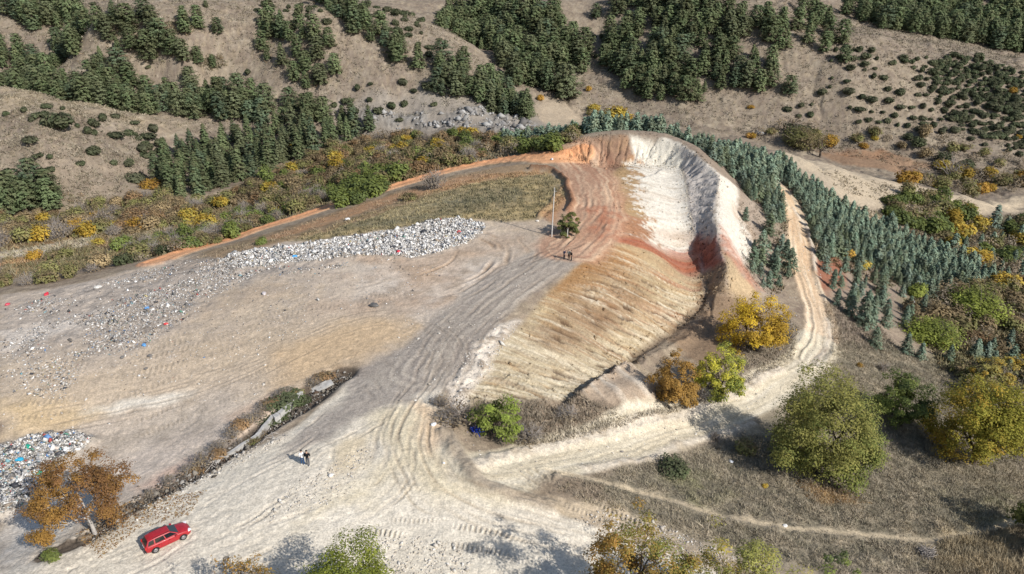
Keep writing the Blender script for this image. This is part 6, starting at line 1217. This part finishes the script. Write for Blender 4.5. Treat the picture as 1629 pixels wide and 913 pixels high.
def person(loc, rz, H, top, legs, label, shoe, step=.10, armL=.0, armR=.0, cap=None, group=None, fold=False):
    s = H / 1.75; o = root('person', loc, rz, s); tag(o, label, 'person', group)
    V = [(0, 0, .95)]; E = []; Rr = [.13]
    def add(p, r_, par): V.append(p); Rr.append(r_); E.append((par, len(V) - 1)); return len(V) - 1
    ch = add((.01, 0, 1.22), (.15, .11), 0); sh = add((0, 0, 1.42), (.13, .09), ch); nk = add((0.01, 0, 1.52), .055, sh); hd = add((.02, 0, 1.60), .080, nk); hm = add((.025, 0, 1.67), .098, hd); add((.015, 0, 1.745), .06, hm); add((.115, 0, 1.645), .014, hm)
    arms = []
    for sd, bend in ((1, armL), (-1, armR)):
        a = add((0, sd * .19, 1.40), .058, sh)
        if fold: e = (.06, sd * .25, 1.14); w_ = (.24, sd * .08, 1.16)
        else: e = (-.03 + bend * .08, sd * .245, 1.12); w_ = (.05 + bend * .22, sd * (.25 - .06 * bend), .90 + bend * .20)
        b_ = add(e, .045, a); c_ = add(w_, .032, b_); arms.append(((0, sd * .19, 1.40), e, w_))
        d = np.array(w_) - np.array(e); d /= np.linalg.norm(d); pm = np.array(w_) + d * .075; h_ = add(tuple(pm), .030, c_)
        for f in range(4): q = pm + np.array((.026 * (f - 1.5), 0, 0)) + d * (.075 - .01 * abs(f - 1.3)); t_ = add(tuple(q - d * .03), .010, h_); add(tuple(q + np.array((0, -sd * .012, 0))), .008, t_)
        add(tuple(np.array(w_) + d * .05 + np.array((.05, -sd * .01, 0))), .011, h_)
    lg = []
    for sd in (1, -1):
        hp = (0, sd * .095, .90); kn = (.02 + sd * step * .45, sd * .10, .50); an = (sd * step, sd * .105, .09); a = add(hp, .085, 0); b_ = add(kn, .058, a); c_ = add(an, .042, b_); add((sd * step + .13, sd * .115, .045), .035, c_); lg.append((hp, kn, an))
    link('body', skin_mesh('person_body', V, E, Rr, M_SKIN), o)
    v = [(0, 0, 1.10), (0, 0, .90), (.01, 0, 1.26), (0, 0, 1.43), (0.005, 0, 1.49)]; e_ = [(0, 1), (0, 2), (2, 3), (3, 4)]; r_ = [(.185, .14), (.185, .145), (.20, .14), (.15, .105), (.075, .07)]
    for A_, B_, C_ in arms: n = len(v); v += [A_, B_, tuple(np.array(B_) * .12 + np.array(C_) * .88)]; e_ += [(3, n), (n, n + 1), (n + 1, n + 2)]; r_ += [.078, .064, .052]
    link('jacket', skin_mesh('jacket', v, e_, r_, cloth(top)), o)
    v = [(0, 0, .98), (0, 0, .88)]; e_ = [(0, 1)]; r_ = [(.165, .125), (.15, .12)]
    for A_, B_, C_ in lg: n = len(v); v += [tuple(np.array(A_) - (0, 0, .06)), B_, C_]; e_ += [(1, n), (n, n + 1), (n + 1, n + 2)]; r_ += [.105, .078, .062]
    link('trousers', skin_mesh('trousers', v, e_, r_, cloth(legs)), o)
    for A_, B_, C_ in lg:
        m = MB(); m.tube([(C_[0] - .07, C_[1], .05), (C_[0] + .06, C_[1], .055), (C_[0] + .19, C_[1], .035)], [.05, .055, .035], 8, cap=True); link('shoe', m.mesh('shoe', shoe), o)
    bm = bmesh.new(); bmesh.ops.create_uvsphere(bm, u_segments=14, v_segments=10, radius=.112)
    bmesh.ops.delete(bm, geom=[x for x in bm.verts if x.co.z < -.03 or (x.co.x > .045 and x.co.z < .045)], context='VERTS')
    me = bpy.data.meshes.new('hair'); bm.to_mesh(me); bm.free(); me.materials.append(cloth(cap) if cap else M_HAIR); h_ = link('hair' if not cap else 'cap', me, o); h_.location = (.012, 0, 1.675)
    m = MB()
    for sd in (1, -1): m.box((.115, sd * .035, 1.675), (.008, .012, .007))
    link('eyes', m.mesh('eyes', M_HAIR), o)
    return o
p = G(482, 739)[0]; person(p, R(120), 1.68, (.74, .74, .75), (.035, .075, .16), 'person in a white top and blue jeans standing beside a black jacket', M_SHOEW, .12, .3, .2)
p = G(490.5, 740.5)[0]; person(p, R(100), 1.76, (.012, .012, .016), (.10, .10, .11), 'person in a black jacket and grey trousers seen from behind', M_SHOEW, .14, .5, .4)
p = G(897.3, 412.5)[0]; person(p, R(-30), 1.74, (.020, .026, .055), (.015, .016, .022), 'person in a dark blue jacket standing on the haul road, leftmost of three', M_SHOE, .08, .9, .1)
p = G(904.8, 413)[0]; person(p, R(-100), 1.72, (.30, .29, .25), (.03, .03, .035), 'person in a pale top in the middle of the three on the haul road', M_SHOE, .08, .5, .5)
p = G(908.8, 415)[0]; person(p, R(190), 1.74, (.012, .012, .014), (.018, .018, .022), 'person in black clothes, rightmost of three on the haul road', M_SHOE, .09, .4, .6)

# ------------------------------------------------------------------ labels that single out: things of one group told apart by where they stand in it
ORD = ['', 'second ', 'third ', 'fourth ', 'fifth ', 'sixth ', 'seventh ', 'eighth ', 'ninth ', 'tenth ', 'eleventh ', 'twelfth ']
bpy.context.view_layer.update()
byl = {}
for o in list(COL.objects):
    if o.parent is None and 'group' in o: byl.setdefault(o['label'], []).append(o)
def from_left(obs, lab, pre=''):
    obs = sorted(obs, key=lambda o: seen(o.location)[0]); n = len(obs)
    for i, o in enumerate(obs):
        if n == 1: w = pre
        elif n == 2: w = ('left ' if i == 0 else 'right ') + pre
        else: w = ('leftmost ' if i == 0 else 'rightmost ' if i == n - 1 else ORD[i] + 'from left ' if i < len(ORD) and i <= n // 2 else ORD[n - 1 - i] + 'from right ' if n - 1 - i < len(ORD) else 'inner ') + pre
        words_ = (w.strip() + ', ' + lab if w.strip() else lab); o['label'] = words_
for lab, obs in byl.items():
    n = len(obs)
    if n == 1: continue
    if n <= 9: from_left(obs, lab); continue
    obs.sort(key=lambda o: -seen(o.location)[1]); rows = int(min(11, math.ceil(n / 10)))
    nm = {2: ['front row', 'back row'], 3: ['front row', 'middle row', 'back row'], 4: ['front row', 'second row', 'third row', 'back row']}.get(rows, ['front row', 'second row', 'third row', 'fourth row', 'fifth row', 'sixth row', 'seventh row', 'eighth row', 'ninth row', 'tenth row'][:rows - 1] + ['back row'])
    for r_ in range(rows):
        from_left(obs[r_ * n // rows:(r_ + 1) * n // rows], lab, nm[r_])
